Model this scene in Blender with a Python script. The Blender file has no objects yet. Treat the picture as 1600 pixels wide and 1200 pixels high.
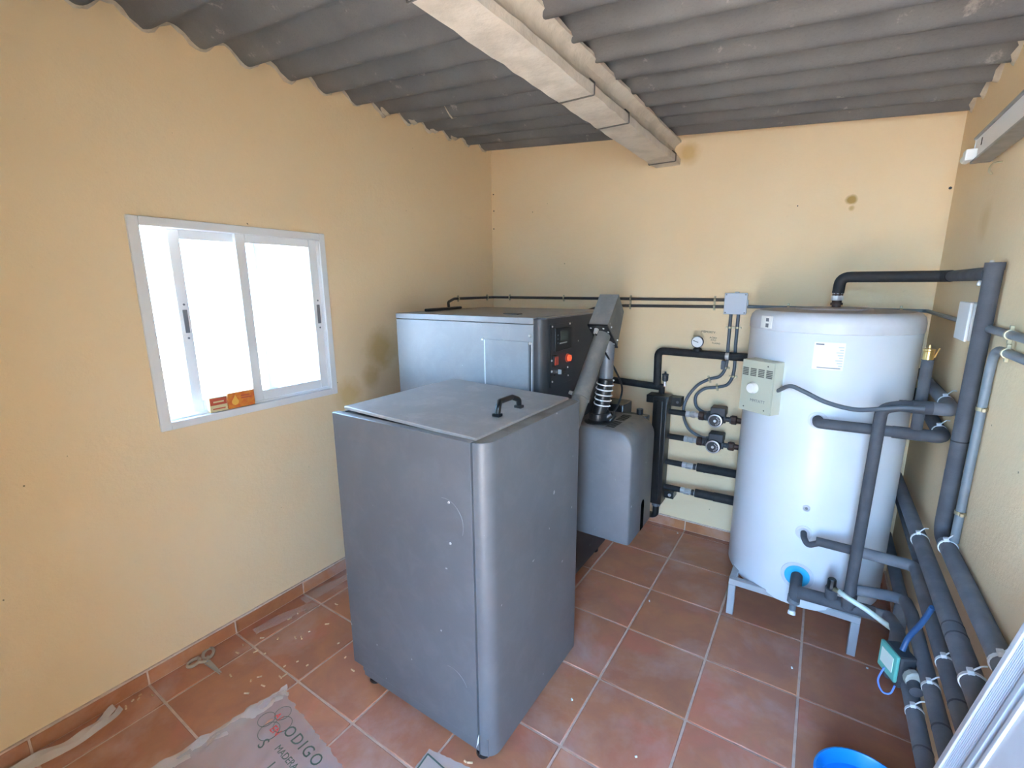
import bpy, bmesh, math, random
from mathutils import Vector, Matrix
random.seed(7)
S = bpy.context.scene
COL = S.collection
PI = math.pi
R = math.radians

# ------------------------------------------------------------------ camera
cam_d = bpy.data.cameras.new('camera')
cam = bpy.data.objects.new('camera', cam_d); COL.objects.link(cam)
cam_d.sensor_width = 36.0
cam_d.lens = 16.34
cam_d.clip_start = 0.02
cam.matrix_world = Matrix(((0.83413, -0.107555, 0.54098, 0.0),
                           (0.551521, 0.175351, -0.815522, 0.0),
                           (-0.007148, 0.978613, 0.205585, 1.5),
                           (0, 0, 0, 1)))
S.camera = cam

# ------------------------------------------------------------------ world, sun, exposure
S.view_settings.view_transform = 'Standard'
S.view_settings.look = 'None'
S.view_settings.gamma = 1.0
S.view_settings.use_curve_mapping = False
S.view_settings.exposure = 2.4
w = bpy.data.worlds.new('sky'); S.world = w; w.use_nodes = True
wn = w.node_tree
bg = wn.nodes['Background']
# clear blue sky, a little paler towards the horizon
tcn = wn.nodes.new('ShaderNodeTexCoord'); sxyz = wn.nodes.new('ShaderNodeSeparateXYZ')
wn.links.new(tcn.outputs['Generated'], sxyz.inputs[0])
skr = wn.nodes.new('ShaderNodeValToRGB'); wn.links.new(sxyz.outputs['Z'], skr.inputs[0])
skr.color_ramp.elements[0].position = 0.0; skr.color_ramp.elements[0].color = (.40, .68, 1.0, 1)
skr.color_ramp.elements[1].position = 0.6; skr.color_ramp.elements[1].color = (.24, .50, 1.0, 1)
wn.links.new(skr.outputs[0], bg.inputs[0])
bg.inputs[1].default_value = 8.3
sun_d = bpy.data.lights.new('sun', 'SUN'); sun_d.energy = 17.5; sun_d.angle = R(0.6)
sun_d.color = (1.0, 0.93, 0.82)
sun = bpy.data.objects.new('sun', sun_d); COL.objects.link(sun)
# the sun stands high over the right-hand wall: it lights the yard, not the room
sun.rotation_euler = Vector((-0.62, -0.20, -0.95)).to_track_quat('-Z', 'Y').to_euler()

# ------------------------------------------------------------------ dimensions
XL, XR, YB, YF = -2.027, 0.412, 2.815, -0.42
PITCH, GX, GY = 0.3255, -0.574, 0.815
def roof_low(x, y): return 2.384 - 0.0855 * (x + 2.025) + 0.017 * (y - 2.376)

# ------------------------------------------------------------------ materials
def new_mat(name):
    m = bpy.data.materials.new(name); m.use_nodes = True
    return m, m.node_tree, m.node_tree.nodes['Principled BSDF']
def nd(t, kind, **kw):
    n = t.nodes.new(kind)
    for k, v in kw.items():
        if k in n.inputs: n.inputs[k].default_value = v
        else: setattr(n, k, v)
    return n
def rgb(c): return (c[0], c[1], c[2], 1)
def mixc(t, fac, a, b):
    m = t.nodes.new('ShaderNodeMix'); m.data_type = 'RGBA'
    for sock, v in ((0, fac), (6, a), (7, b)):
        if isinstance(v, (tuple, list)): m.inputs[sock].default_value = rgb(v)
        elif isinstance(v, (int, float)): m.inputs[sock].default_value = v
        else: t.links.new(v, m.inputs[sock])
    return m.outputs[2]
def ramp(t, src, a, b, ca=(0, 0, 0), cb=(1, 1, 1)):
    r = t.nodes.new('ShaderNodeValToRGB')
    r.color_ramp.elements[0].position = a; r.color_ramp.elements[1].position = b
    r.color_ramp.elements[0].color = rgb(ca); r.color_ramp.elements[1].color = rgb(cb)
    t.links.new(src, r.inputs[0]); return r.outputs[0]
def noise(t, scale, detail=4, rough=.55, vec=None, dist=0):
    n = nd(t, 'ShaderNodeTexNoise', Scale=scale, Detail=detail, Roughness=rough, Distortion=dist)
    if vec is None:
        g = t.nodes.new('ShaderNodeNewGeometry'); vec = g.outputs['Position']
    t.links.new(vec, n.inputs['Vector']); return n.outputs[0]
def add_bump(t, bsdf, src, strength, dist=.005):
    b = nd(t, 'ShaderNodeBump', Strength=strength, Distance=dist)
    t.links.new(src, b.inputs['Height']); t.links.new(b.outputs[0], bsdf.inputs['Normal'])
def simple(name, col, rough=.5, metal=0.0, col2=None, scale=12, lo=.4, hi=.65, bump=0, bscale=120, spec=None, bdist=.003):
    m, t, b = new_mat(name)
    b.inputs['Roughness'].default_value = rough; b.inputs['Metallic'].default_value = metal
    if spec is not None: b.inputs['Specular IOR Level'].default_value = spec
    if col2 is None: b.inputs['Base Color'].default_value = rgb(col)
    else:
        f = ramp(t, noise(t, scale), lo, hi)
        t.links.new(mixc(t, f, col, col2), b.inputs['Base Color'])
    if bump: add_bump(t, b, noise(t, bscale, 3), bump, bdist)
    return m
def spot_factor(t, center, rad, soft=.3, nscale=14, amp=.6):
    # irregular patch of a given size round a point in the room
    g = t.nodes.new('ShaderNodeNewGeometry')
    d = nd(t, 'ShaderNodeVectorMath', operation='DISTANCE')
    t.links.new(g.outputs['Position'], d.inputs[0]); d.inputs[1].default_value = center
    n = noise(t, nscale, 4)
    a = nd(t, 'ShaderNodeMath', operation='MULTIPLY_ADD'); t.links.new(n, a.inputs[0])
    a.inputs[1].default_value = rad * amp * 2; a.inputs[2].default_value = -rad * amp
    s = nd(t, 'ShaderNodeMath', operation='ADD'); t.links.new(d.outputs['Value'], s.inputs[0]); t.links.new(a.outputs[0], s.inputs[1])
    mr = nd(t, 'ShaderNodeMapRange'); t.links.new(s.outputs[0], mr.inputs[0])
    mr.inputs[1].default_value = rad * (1 - soft); mr.inputs[2].default_value = rad * (1 + soft)
    mr.inputs[3].default_value = 1; mr.inputs[4].default_value = 0
    return mr.outputs[0]
def wall_mat(name, spots):
    m, t, b = new_mat(name)
    base = mixc(t, ramp(t, noise(t, 1.7, 5, .6), .35, .7), (.87, .66, .41), (.89, .695, .45))
    fine = ramp(t, noise(t, 38, 5, .7), .62, .78)
    fm = nd(t, 'ShaderNodeMath', operation='MULTIPLY'); t.links.new(fine, fm.inputs[0]); fm.inputs[1].default_value = .25
    c = mixc(t, fm.outputs[0], base, (.62, .47, .28))
    dots = ramp(t, noise(t, 44, 2, .4), .80, .815)
    c = mixc(t, dots, c, (.25, .19, .12))
    for ctr, rad, colr, amt, soft in spots:
        f = nd(t, 'ShaderNodeMath', operation='MULTIPLY'); t.links.new(spot_factor(t, ctr, rad, soft), f.inputs[0]); f.inputs[1].default_value = amt
        c = mixc(t, f.outputs[0], c, colr)
    t.links.new(c, b.inputs['Base Color']); b.inputs['Roughness'].default_value = .9
    b.inputs['Specular IOR Level'].default_value = .2
    mx = nd(t, 'ShaderNodeMath', operation='ADD')
    t.links.new(noise(t, 60, 6, .7), mx.inputs[0]); t.links.new(noise(t, 5, 3), mx.inputs[1])
    add_bump(t, b, mx.outputs[0], .28, .006)
    return m
OCH = (.62, .38, .10)
M = {}
M['wall_left'] = wall_mat('cream_plaster_left', [((XL, 1.50, .95), .07, OCH, .55, .5), ((XL, 1.74, 1.16), .09, OCH, .6, .5), ((XL, 1.66, 1.02), .05, OCH, .5, .5)])
M['wall_back'] = wall_mat('cream_plaster_back', [((.055, YB, 1.885), .022, (.42, .25, .05), .85, .25), ((.06, YB, 1.85), .012, (.55, .36, .12), .7, .4), ((-.70, YB, 2.20), .05, OCH, .6, .5)])
M['wall_right'] = wall_mat('cream_plaster_right', [((XR, 2.2, 1.7), .05, OCH, .3, .6)])
M['wall_front'] = wall_mat('cream_plaster_front', [])
def tile_mat(name, c1, c2, c3):
    m, t, b = new_mat(name)
    oi = t.nodes.new('ShaderNodeObjectInfo')
    g = t.nodes.new('ShaderNodeNewGeometry')
    off = nd(t, 'ShaderNodeVectorMath', operation='SCALE'); 
    cx = t.nodes.new('ShaderNodeCombineXYZ')
    for i in range(3): t.links.new(oi.outputs['Random'], cx.inputs[i])
    t.links.new(cx.outputs[0], off.inputs[0]); off.inputs['Scale'].default_value = 17.0
    ad = nd(t, 'ShaderNodeVectorMath', operation='ADD'); t.links.new(g.outputs['Position'], ad.inputs[0]); t.links.new(off.outputs[0], ad.inputs[1])
    c = mixc(t, ramp(t, noise(t, 6, 5, .6, ad.outputs[0], .4), .36, .62), c1, c2)
    c = mixc(t, ramp(t, noise(t, 3.2, 4, .6, ad.outputs[0], .6), .52, .74), c, c3)
    hv = t.nodes.new('ShaderNodeHueSaturation')
    mr = nd(t, 'ShaderNodeMapRange'); t.links.new(oi.outputs['Random'], mr.inputs[0]); mr.inputs[3].default_value = .88; mr.inputs[4].default_value = 1.1
    t.links.new(mr.outputs[0], hv.inputs['Value']); t.links.new(c, hv.inputs['Color'])
    # trodden-in dust, paled further to imitate the sheen of light on the tiles
    d = ramp(t, noise(t, 2.3, 6, .65, None, .3), .5, .75)
    dm = nd(t, 'ShaderNodeMath', operation='MULTIPLY'); t.links.new(d, dm.inputs[0]); dm.inputs[1].default_value = .5
    c = mixc(t, dm.outputs[0], hv.outputs[0], (.66, .55, .53))
    t.links.new(c, b.inputs['Base Color'])
    t.links.new(ramp(t, noise(t, 9, 4), .3, .7, (.30,) * 3, (.5,) * 3), b.inputs['Roughness'])
    add_bump(t, b, noise(t, 26, 4, .6, ad.outputs[0]), .12, .004)
    return m
M['tile'] = tile_mat('terracotta_tile', (.58, .25, .13), (.47, .20, .125), (.62, .21, .14))
M['skirt'] = tile_mat('terracotta_skirting', (.56, .235, .10), (.45, .175, .08), (.60, .26, .13))
M['grout'] = simple('pink_grout', (.74, .56, .46), .9, col2=(.62, .46, .38), scale=30)
M['earth'] = simple('warm_bounce_ground', (.62, .44, .29), .95, col2=(.56, .40, .26), scale=3)  # unseen yard, coloured orange so its bounce warms the upper walls
def roof_mat():
    m, t, b = new_mat('fibre_cement')
    c = mixc(t, ramp(t, noise(t, 3.5, 5, .6), .35, .7), (.150, .150, .155), (.205, .203, .202))
    c = mixc(t, ramp(t, noise(t, 14, 5, .7), .63, .72), c, (.36, .34, .31))
    f = nd(t, 'ShaderNodeMath', operation='MULTIPLY'); t.links.new(ramp(t, noise(t, 160, 3, .6), .55, .7), f.inputs[0]); f.inputs[1].default_value = .25
    c = mixc(t, f.outputs[0], c, (.10, .10, .105))
    t.links.new(c, b.inputs['Base Color']); b.inputs['Roughness'].default_value = .85
    add_bump(t, b, noise(t, 140, 4, .6), .35, .004); return m
M['roof'] = roof_mat()
M['mortar'] = simple('mortar', (.62, .55, .45), .95, col2=(.5, .42, .32), scale=25, bump=.6, bscale=70)
M['beam'] = simple('limewashed_concrete', (.70, .63, .55), .9, col2=(.56, .50, .43), scale=9, bump=.5, bscale=45, bdist=.006)
M['wire'] = simple('strap_wire', (.18, .17, .16), .5, .8)
def metal_paint(name, c, c2, dust, amt, rough=.42):
    m, t, b = new_mat(name)
    base = mixc(t, ramp(t, noise(t, 4, 4), .35, .7), c, c2)
    f = nd(t, 'ShaderNodeMath', operation='MULTIPLY'); t.links.new(ramp(t, noise(t, 11, 6, .7, None, .5), .47, .68), f.inputs[0]); f.inputs[1].default_value = amt
    base = mixc(t, f.outputs[0], base, dust)
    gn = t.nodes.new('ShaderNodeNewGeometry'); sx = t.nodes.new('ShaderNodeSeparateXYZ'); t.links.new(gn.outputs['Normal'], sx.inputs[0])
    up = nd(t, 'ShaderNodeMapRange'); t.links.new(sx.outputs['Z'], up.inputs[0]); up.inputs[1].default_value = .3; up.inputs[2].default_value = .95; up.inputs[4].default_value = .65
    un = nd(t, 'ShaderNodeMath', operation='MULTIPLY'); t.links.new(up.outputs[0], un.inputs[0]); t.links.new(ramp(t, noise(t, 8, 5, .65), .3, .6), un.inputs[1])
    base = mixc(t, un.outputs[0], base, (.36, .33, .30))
    sc = ramp(t, noise(t, 34, 2, .3), .775, .80)
    base = mixc(t, sc, base, (.42, .42, .43))
    t.links.new(base, b.inputs['Base Color']); b.inputs['Roughness'].default_value = rough
    b.inputs['Metallic'].default_value = .15
    add_bump(t, b, noise(t, 350, 2), .06, .001); return m
M['grey'] = metal_paint('grey_powder_coat', (.150, .155, .168), (.135, .140, .152), (.19, .19, .20), .4)
M['grey_light'] = metal_paint('pale_grey_powder_coat', (.26, .265, .28), (.23, .235, .25), (.32, .32, .33), .4, .45)
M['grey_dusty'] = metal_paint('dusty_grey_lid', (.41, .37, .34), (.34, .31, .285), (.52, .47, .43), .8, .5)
M['rim'] = metal_paint('dusty_grey_rim', (.25, .235, .20), (.20, .185, .155), (.10, .09, .075), .7, .6)
M['charcoal'] = metal_paint('charcoal_panel', (.040, .041, .046), (.034, .035, .039), (.06, .06, .065), .4, .45)
M['tubegrey'] = metal_paint('dusty_steel_tube', (.17, .165, .155), (.13, .13, .125), (.26, .23, .18), .7, .5)
M['black'] = simple('black_plastic', (.012, .012, .013), .35)
M['rubber'] = simple('black_foam', (.016, .016, .018), .75, col2=(.026, .026, .029), scale=25, bump=.15, bscale=200)
M['blacksteel'] = simple('black_enamel_steel', (.011, .011, .012), .38, col2=(.02, .019, .018), scale=14)
M['foam'] = simple('dark_grey_foam', (.068, .071, .084), .8, col2=(.092, .096, .110), scale=14, bump=.2, bscale=180)
M['foam_dusty'] = simple('dusty_grey_foam', (.145, .155, .180), .85, col2=(.20, .208, .228), scale=11, bump=.2, bscale=180)
M['conduit'] = simple('grey_pvc', (.19, .22, .25), .4, col2=(.16, .185, .21), scale=20)
M['conduit_dark'] = simple('dark_pvc', (.055, .048, .045), .5)
M['cable_grey'] = simple('grey_cable_sheath', (.10, .12, .145), .5)
M['tank'] = simple('white_enamel_jacket', (.76, .79, .83), .34, col2=(.72, .75, .79), scale=3, spec=.5)
M['tankcap'] = simple('pale_grey_cap', (.66, .67, .71), .38, col2=(.58, .58, .60), scale=7)
M['tanktop'] = simple('dusty_cap_top', (.40, .36, .35), .6, col2=(.32, .29, .28), scale=9)
M['white'] = simple('white_lacquer', (.80, .80, .80), .35)
M['whiteplastic'] = simple('white_plastic', (.78, .78, .78), .4)
M['boxgrey'] = simple('light_grey_box', (.55, .58, .64), .45)
M['paper'] = simple('label_paper', (.86, .86, .82), .6)
M['beige'] = simple('olive_beige_plastic', (.52, .53, .42), .5)
M['beige_side'] = simple('cream_beige_plastic', (.62, .62, .50), .5)
M['darkslot'] = simple('dark_slot', (.09, .09, .08), .7)
M['opening_black'] = simple('painted_opening_dark', (.006, .006, .006), 1.0, spec=0.0)  # flat black painted for the shade inside openings that are not cut
M['ink'] = simple('dark_ink', (.03, .03, .035), .7)
M['inkgrey'] = simple('grey_ink', (.16, .17, .19), .7)
M['chrome'] = simple('chrome_fitting', (.74, .75, .77), .32, .55)
M['steel'] = simple('galvanised_steel', (.42, .43, .45), .42, .9, col2=(.34, .35, .37), scale=18)
M['screw'] = simple('bright_screw', (.75, .75, .75), .3, .6)
M['brass'] = simple('brass', (.62, .42, .17), .35, 1.0)
M['clip'] = simple('zinc_clip', (.52, .45, .30), .4, .8)
M['rust'] = simple('brown_fitting', (.085, .045, .035), .6, .2, col2=(.05, .03, .025), scale=40)
M['frame'] = simple('grey_painted_steel', (.43, .44, .46), .45, .2)
M['pumpgrey'] = simple('pump_casting', (.055, .058, .066), .5, .2)
M['dial'] = simple('pump_plate', (.028, .029, .033), .4)
M['ring'] = simple('silver_ring', (.45, .45, .46), .35, .7)
M['green'] = simple('mint_plate', (.12, .42, .36), .45)
M['blue'] = simple('blue_plastic', (.01, .27, .78), .35)
M['bluering'] = simple('cyan_collar', (.03, .42, .68), .4)
M['bluecable'] = simple('blue_cable', (.03, .09, .22), .45)
M['bluewire'] = simple('blue_wire', (.12, .24, .75), .45)
M['hose'] = simple('white_hose', (.62, .72, .66), .4)
M['tie'] = simple('cable_tie', (.72, .74, .76), .45)
M['nut'] = simple('grey_green_nut', (.36, .37, .33), .5)
M['red'] = simple('red_switch', (.42, .05, .025), .35)
M['screen'] = simple('lcd_glass', (.085, .09, .08), .2)
M['scissor'] = simple('worn_scissor_plastic', (.50, .42, .33), .6)
M['blade'] = simple('dull_blade', (.46, .42, .38), .45, .4)
M['pellet'] = simple('wood_pellet', (.78, .56, .36), .85, col2=(.60, .40, .24), scale=90)
M['orangebox'] = simple('orange_card', (.72, .16, .03), .5, col2=(.80, .30, .04), scale=40)
M['redbox'] = simple('red_card', (.58, .10, .05), .5)
M['cream_card'] = simple('cream_card', (.72, .60, .34), .6)
M['flame'] = simple('yellow_print', (.90, .52, .10), .5)
M['redink'] = simple('red_ink', (.60, .045, .04), .6)
M['greenink'] = simple('dark_green_ink', (.06, .11, .09), .6)
M['leafink'] = simple('green_ink', (.08, .35, .14), .6)
M['glow'] = simple('glowing_red_lens', (.9, .08, .03), .3)
_g = M['glow'].node_tree.nodes['Principled BSDF']
_g.inputs['Emission Color'].default_value = (1, .10, .04, 1); _g.inputs['Emission Strength'].default_value = .22
def film(name, tint, alpha, rough=.25):
    m, t, b = new_mat(name)
    out = [n for n in t.nodes if n.type == 'OUTPUT_MATERIAL'][0]
    tr = t.nodes.new('ShaderNodeBsdfTransparent')
    b.inputs['Base Color'].default_value = rgb(tint); b.inputs['Roughness'].default_value = rough
    mx = t.nodes.new('ShaderNodeMixShader'); mx.inputs[0].default_value = alpha
    t.links.new(tr.outputs[0], mx.inputs[1]); t.links.new(b.outputs[0], mx.inputs[2]); t.links.new(mx.outputs[0], out.inputs[0])
    return m
M['film'] = film('clear_bag_film', (.90, .87, .90), .30, .10)
M['film2'] = film('clear_wrap', (.92, .88, .84), .50, .15)
M['film3'] = film('thin_wrap', (.85, .80, .76), .26, .15)
M['poly'] = film('ribbed_polycarbonate', (.70, .74, .82), .72, .3)
def glass_mat():
    m, t, b = new_mat('window_glass'); t.nodes.remove(b)
    out = [n for n in t.nodes if n.type == 'OUTPUT_MATERIAL'][0]
    tr = t.nodes.new('ShaderNodeBsdfTransparent'); tr.inputs[0].default_value = (.93, .95, .95, 1)
    gl = nd(t, 'ShaderNodeBsdfGlossy', Roughness=.02)
    fr = nd(t, 'ShaderNodeFresnel', IOR=1.45)
    mx = t.nodes.new('ShaderNodeMixShader')
    t.links.new(fr.outputs[0], mx.inputs[0]); t.links.new(tr.outputs[0], mx.inputs[1]); t.links.new(gl.outputs[0], mx.inputs[2]); t.links.new(mx.outputs[0], out.inputs[0])
    return m
M['glass'] = glass_mat()

# ------------------------------------------------------------------ mesh helpers
def fillet(pts, rad, n=6):
    pts = [Vector(p) for p in pts]
    if rad <= 0 or len(pts) < 3: return pts
    out = [pts[0]]
    for i in range(1, len(pts) - 1):
        a, b, c = pts[i-1], pts[i], pts[i+1]
        d1 = (a - b); d2 = (c - b); l1, l2 = d1.length, d2.length
        d1.normalize(); d2.normalize()
        ang = d1.angle(d2)
        if ang > R(172): out.append(b); continue
        t = min(rad / math.tan(ang / 2), l1 * .48, l2 * .48)
        p, q = b + d1 * t, b + d2 * t
        for k in range(n + 1):
            s = k / n
            out.append(p * (1-s)**2 + b * 2*s*(1-s) + q * s*s)
    out.append(pts[-1]); return out
def smooth_path(pts, n=8):
    pts = [Vector(p) for p in pts]; out = []
    P = [pts[0]*2 - pts[1]] + pts + [pts[-1]*2 - pts[-2]]
    for i in range(1, len(P) - 2):
        for k in range(n):
            t = k / n; a, b, c, d = P[i-1], P[i], P[i+1], P[i+2]
            out.append(.5*((2*b) + (c-a)*t + (2*a-5*b+4*c-d)*t*t + (3*b-a-3*c+d)*t**3))
    out.append(pts[-1]); return out
class MB:
    def __init__(s): s.v = []; s.f = []; s.flat = set()
    def add(s, v, f):
        o = len(s.v); s.v += [tuple(p) for p in v]; s.f += [[i + o for i in q] for q in f]; return s
    def box(s, x0, x1, y0, y1, z0, z1, bev=0, seg=2, mat=None):
        bev = min(bev, .42*min(abs(x1-x0), abs(y1-y0), abs(z1-z0)))
        bm = bmesh.new(); bmesh.ops.create_cube(bm, size=1)
        for v in bm.verts: v.co = Vector(((x0+x1)/2 + v.co.x*(x1-x0), (y0+y1)/2 + v.co.y*(y1-y0), (z0+z1)/2 + v.co.z*(z1-z0)))
        if bev: bmesh.ops.bevel(bm, geom=bm.edges[:], offset=bev, segments=seg, affect='EDGES', profile=.5)
        bm.verts.index_update()
        vs = [v.co.copy() for v in bm.verts]
        if mat is not None: vs = [mat @ v for v in vs]
        bm.normal_update()
        for k, f in enumerate(bm.faces):
            if max(abs(c) for c in f.normal) > .999: s.flat.add(len(s.f) + k)
        s.add(vs, [[v.index for v in f.verts] for f in bm.faces]); bm.free(); return s
    def obox(s, center, u, v, wv, hu, hv, hw, bev=0, seg=2):
        u, v, wv = Vector(u).normalized(), Vector(v).normalized(), Vector(wv).normalized()
        m = Matrix((( u.x, v.x, wv.x, center[0]), (u.y, v.y, wv.y, center[1]), (u.z, v.z, wv.z, center[2]), (0, 0, 0, 1)))
        return s.box(-hu, hu, -hv, hv, -hw, hw, bev, seg, m)
    def tube(s, path, r, seg=14, cap=True):
        P = [Vector(p) for p in path]
        rs = r if isinstance(r, (list, tuple)) else [r] * len(P)
        n = len(P); T = []
        for i in range(n):
            d = P[min(i+1, n-1)] - P[max(i-1, 0)]; T.append(d.normalized())
        up = Vector((0, 0, 1)) if abs(T[0].z) < .9 else Vector((1, 0, 0))
        N = (up - T[0] * up.dot(T[0])).normalized(); vs = []
        for i in range(n):
            if i: N = (N - T[i] * N.dot(T[i])).normalized()
            Bn = T[i].cross(N)
            for k in range(seg):
                a = 2*PI*k/seg; vs.append(P[i] + (N*math.cos(a) + Bn*math.sin(a)) * rs[i])
        fs = [[i*seg+k, i*seg+(k+1) % seg, (i+1)*seg+(k+1) % seg, (i+1)*seg+k] for i in range(n-1) for k in range(seg)]
        if cap: fs += [list(range(seg))[::-1], [(n-1)*seg+k for k in range(seg)]]
        return s.add(vs, fs)
    def cyl(s, a, b, r, seg=20, r2=None): return s.tube([a, b], [r, r2 if r2 is not None else r], seg)
    def lathe(s, prof, center=(0, 0, 0), axis=(0, 0, 1), seg=40):
        ax = Vector(axis).normalized(); up = Vector((1, 0, 0)) if abs(ax.x) < .9 else Vector((0, 1, 0))
        U = (up - ax*up.dot(ax)).normalized(); V = ax.cross(U); c = Vector(center); vs = []
        for (r, h) in prof:
            for k in range(seg):
                a = 2*PI*k/seg; vs.append(c + ax*h + (U*math.cos(a) + V*math.sin(a))*r)
        n = len(prof)
        fs = [[i*seg+k, i*seg+(k+1) % seg, (i+1)*seg+(k+1) % seg, (i+1)*seg+k] for i in range(n-1) for k in range(seg)]
        if prof[0][0] > 1e-6: fs.append(list(range(seg))[::-1])
        if prof[-1][0] > 1e-6: fs.append([(n-1)*seg+k for k in range(seg)])
        return s.add(vs, fs)
    def prism(s, poly, fn, a, b):
        # poly: 2D points, fn(p,q,t) -> 3D
        n = len(poly)
        vs = [fn(p, q, a) for p, q in poly] + [fn(p, q, b) for p, q in poly]
        fs = [[i, (i+1) % n, n+(i+1) % n, n+i] for i in range(n)] + [list(range(n))[::-1], [n+i for i in range(n)]]
        return s.add(vs, fs)
    def shell(s, path2d, th, z0, z1):
        # sheet of thickness th that follows a 2D path (x,y), standing between z0 and z1; inner side to the left
        P = [Vector((p[0], p[1])) for p in path2d]; n = len(P); inn = []
        for i in range(n):
            d = (P[min(i+1, n-1)] - P[max(i-1, 0)]).normalized(); inn.append(P[i] + Vector((-d.y, d.x))*th)
        poly = [(p.x, p.y) for p in P] + [(p.x, p.y) for p in inn[::-1]]
        vs = [(x, y, z0) for x, y in poly] + [(x, y, z1) for x, y in poly]; m = len(poly)
        fs = [[i, (i+1) % m, m+(i+1) % m, m+i] for i in range(m)]
        for i in range(n-1):
            j = m-1-i
            fs += [[i, j, j-1, i+1], [m+i, m+i+1, m+j-1, m+j]]
        return s.add(vs, fs)
    def mesh(s, name, smooth=40):
        me = bpy.data.meshes.new(name); me.from_pydata(s.v, [], s.f)
        bm = bmesh.new(); bm.from_mesh(me); bmesh.ops.recalc_face_normals(bm, faces=bm.faces[:]); bm.to_mesh(me); bm.free()
        if smooth:
            me.set_sharp_from_angle(angle=R(smooth))
            for p in me.polygons: p.use_smooth = p.index not in s.flat
        me.update(); return me
    def build(s, name, mat, parent=None, label=None, smooth=40):
        o = bpy.data.objects.new(name, s.mesh(name, smooth)); COL.objects.link(o)
        o.data.materials.append(M[mat] if isinstance(mat, str) else mat)
        if parent is not None: attach(o, parent)
        if label: o['label'] = label
        return o
BASE = {}
def attach(o, parent):
    o.parent = parent
    o.matrix_parent_inverse = Matrix.Translation(-Vector(BASE.get(parent.name, (0, 0, 0))))
def thing(name, label, cat, loc=(0, 0, 0), group=None):
    o = bpy.data.objects.new(name, None); COL.objects.link(o); o.location = loc
    o.empty_display_size = .05; BASE[o.name] = tuple(loc)
    return tag(o, label, cat, group)
def tag(o, label, cat, group=None):
    o['label'] = label; o['category'] = cat
    if group: o['group'] = group
    return o
def struct(o): o['kind'] = 'structure'; return o
def box(name, mat, parent, x0, x1, y0, y1, z0, z1, bev=0, label=None):
    return MB().box(x0, x1, y0, y1, z0, z1, bev).build(name, mat, parent, label)
def text_mesh(name, body, size, mat, origin, xdir, ydir, parent, extrude=.0004, spacing=1.0):
    cu = bpy.data.curves.new(name, 'FONT'); cu.body = body; cu.size = size; cu.extrude = extrude; cu.space_character = spacing
    cu.resolution_u = 3
    o = bpy.data.objects.new(name + '_tmp', cu); COL.objects.link(o)
    me = bpy.data.meshes.new_from_object(o.evaluated_get(bpy.context.evaluated_depsgraph_get()))
    bpy.data.objects.remove(o)
    x = Vector(xdir).normalized(); y = Vector(ydir); y = (y - x*y.dot(x)).normalized(); z = x.cross(y)
    me.transform(Matrix(((x.x, y.x, z.x, origin[0]), (x.y, y.y, z.y, origin[1]), (x.z, y.z, z.z, origin[2]), (0, 0, 0, 1))))
    me.name = name; me.materials.clear(); me.materials.append(M[mat])
    ob = bpy.data.objects.new(name, me); COL.objects.link(ob)
    if parent is not None: attach(ob, parent)
    return ob

# ------------------------------------------------------------------ the yard outside
g = MB().box(-14, 14, -16, 16, -.32, -.22).build('yard_ground', 'earth'); struct(g); g['label'] = 'unseen tan yard outside the room, toned for its warm bounce light'

# ------------------------------------------------------------------ floor
fl = MB().box(XL - .2, XR + .2, YF - .2, YB + .2, -.2, -.0035).build('floor', 'grout'); struct(fl)
def lines(lo, hi, start):
    k = math.floor((lo - start) / PITCH); out = [lo]
    while True:
        k += 1; v = start + k * PITCH
        if v >= hi - .03: break
        if v > lo + .02: out.append(v)
    return out + [hi]
xs = lines(XL + .001, XR - .001, GX); ys = lines(YF, YB - .001, GY)
tile_cache = {}
gw = .0042
for i in range(len(xs) - 1):
    for j in range(len(ys) - 1):
        a, b = xs[i+1] - xs[i], ys[j+1] - ys[j]
        key = (round(a, 3), round(b, 3))
        if key not in tile_cache:
            tile_cache[key] = MB().box(-a/2+gw, a/2-gw, -b/2+gw, b/2-gw, -.009, 0, .0018, 1).mesh('floor_tile')
            tile_cache[key].materials.append(M['tile'])
        o = bpy.data.objects.new('floor_tile', tile_cache[key]); COL.objects.link(o)
        o.parent = fl; o.location = ((xs[i]+xs[i+1])/2, (ys[j]+ys[j+1])/2, random.uniform(-.0006, .0004))

# ------------------------------------------------------------------ walls
WY0, WY1, WZ0, WZ1 = .678, 1.420, .988, 1.738           # window opening
TOP = 2.62
m = MB()
m.box(XL-.22, XL, YF-.2, WY0, -.2, TOP); m.box(XL-.22, XL, WY1, YB+.22, -.2, TOP)
m.box(XL-.22, XL, WY0, WY1, -.2, WZ0); m.box(XL-.22, XL, WY0, WY1, WZ1, TOP)
struct(m.build('wall_left', 'wall_left', smooth=0))
struct(MB().box(XL, XR+.22, YB, YB+.22, -.2, TOP).build('wall_back', 'wall_back', smooth=0))
struct(MB().box(XR, XR+.22, YF-.2, YB, -.2, TOP).build('wall_right', 'wall_right', smooth=0))
DX0, DX1, DZ = -.20, .30, 2.03                          # unseen doorway behind the camera, narrowed to cut its daylight
m = MB()
m.box(XL, DX0, YF-.2, YF, -.2, TOP); m.box(DX1, XR, YF-.2, YF, -.2, TOP); m.box(DX0, DX1, YF-.2, YF, DZ, TOP)
struct(m.build('wall_front', 'wall_front', smooth=0))

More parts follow.
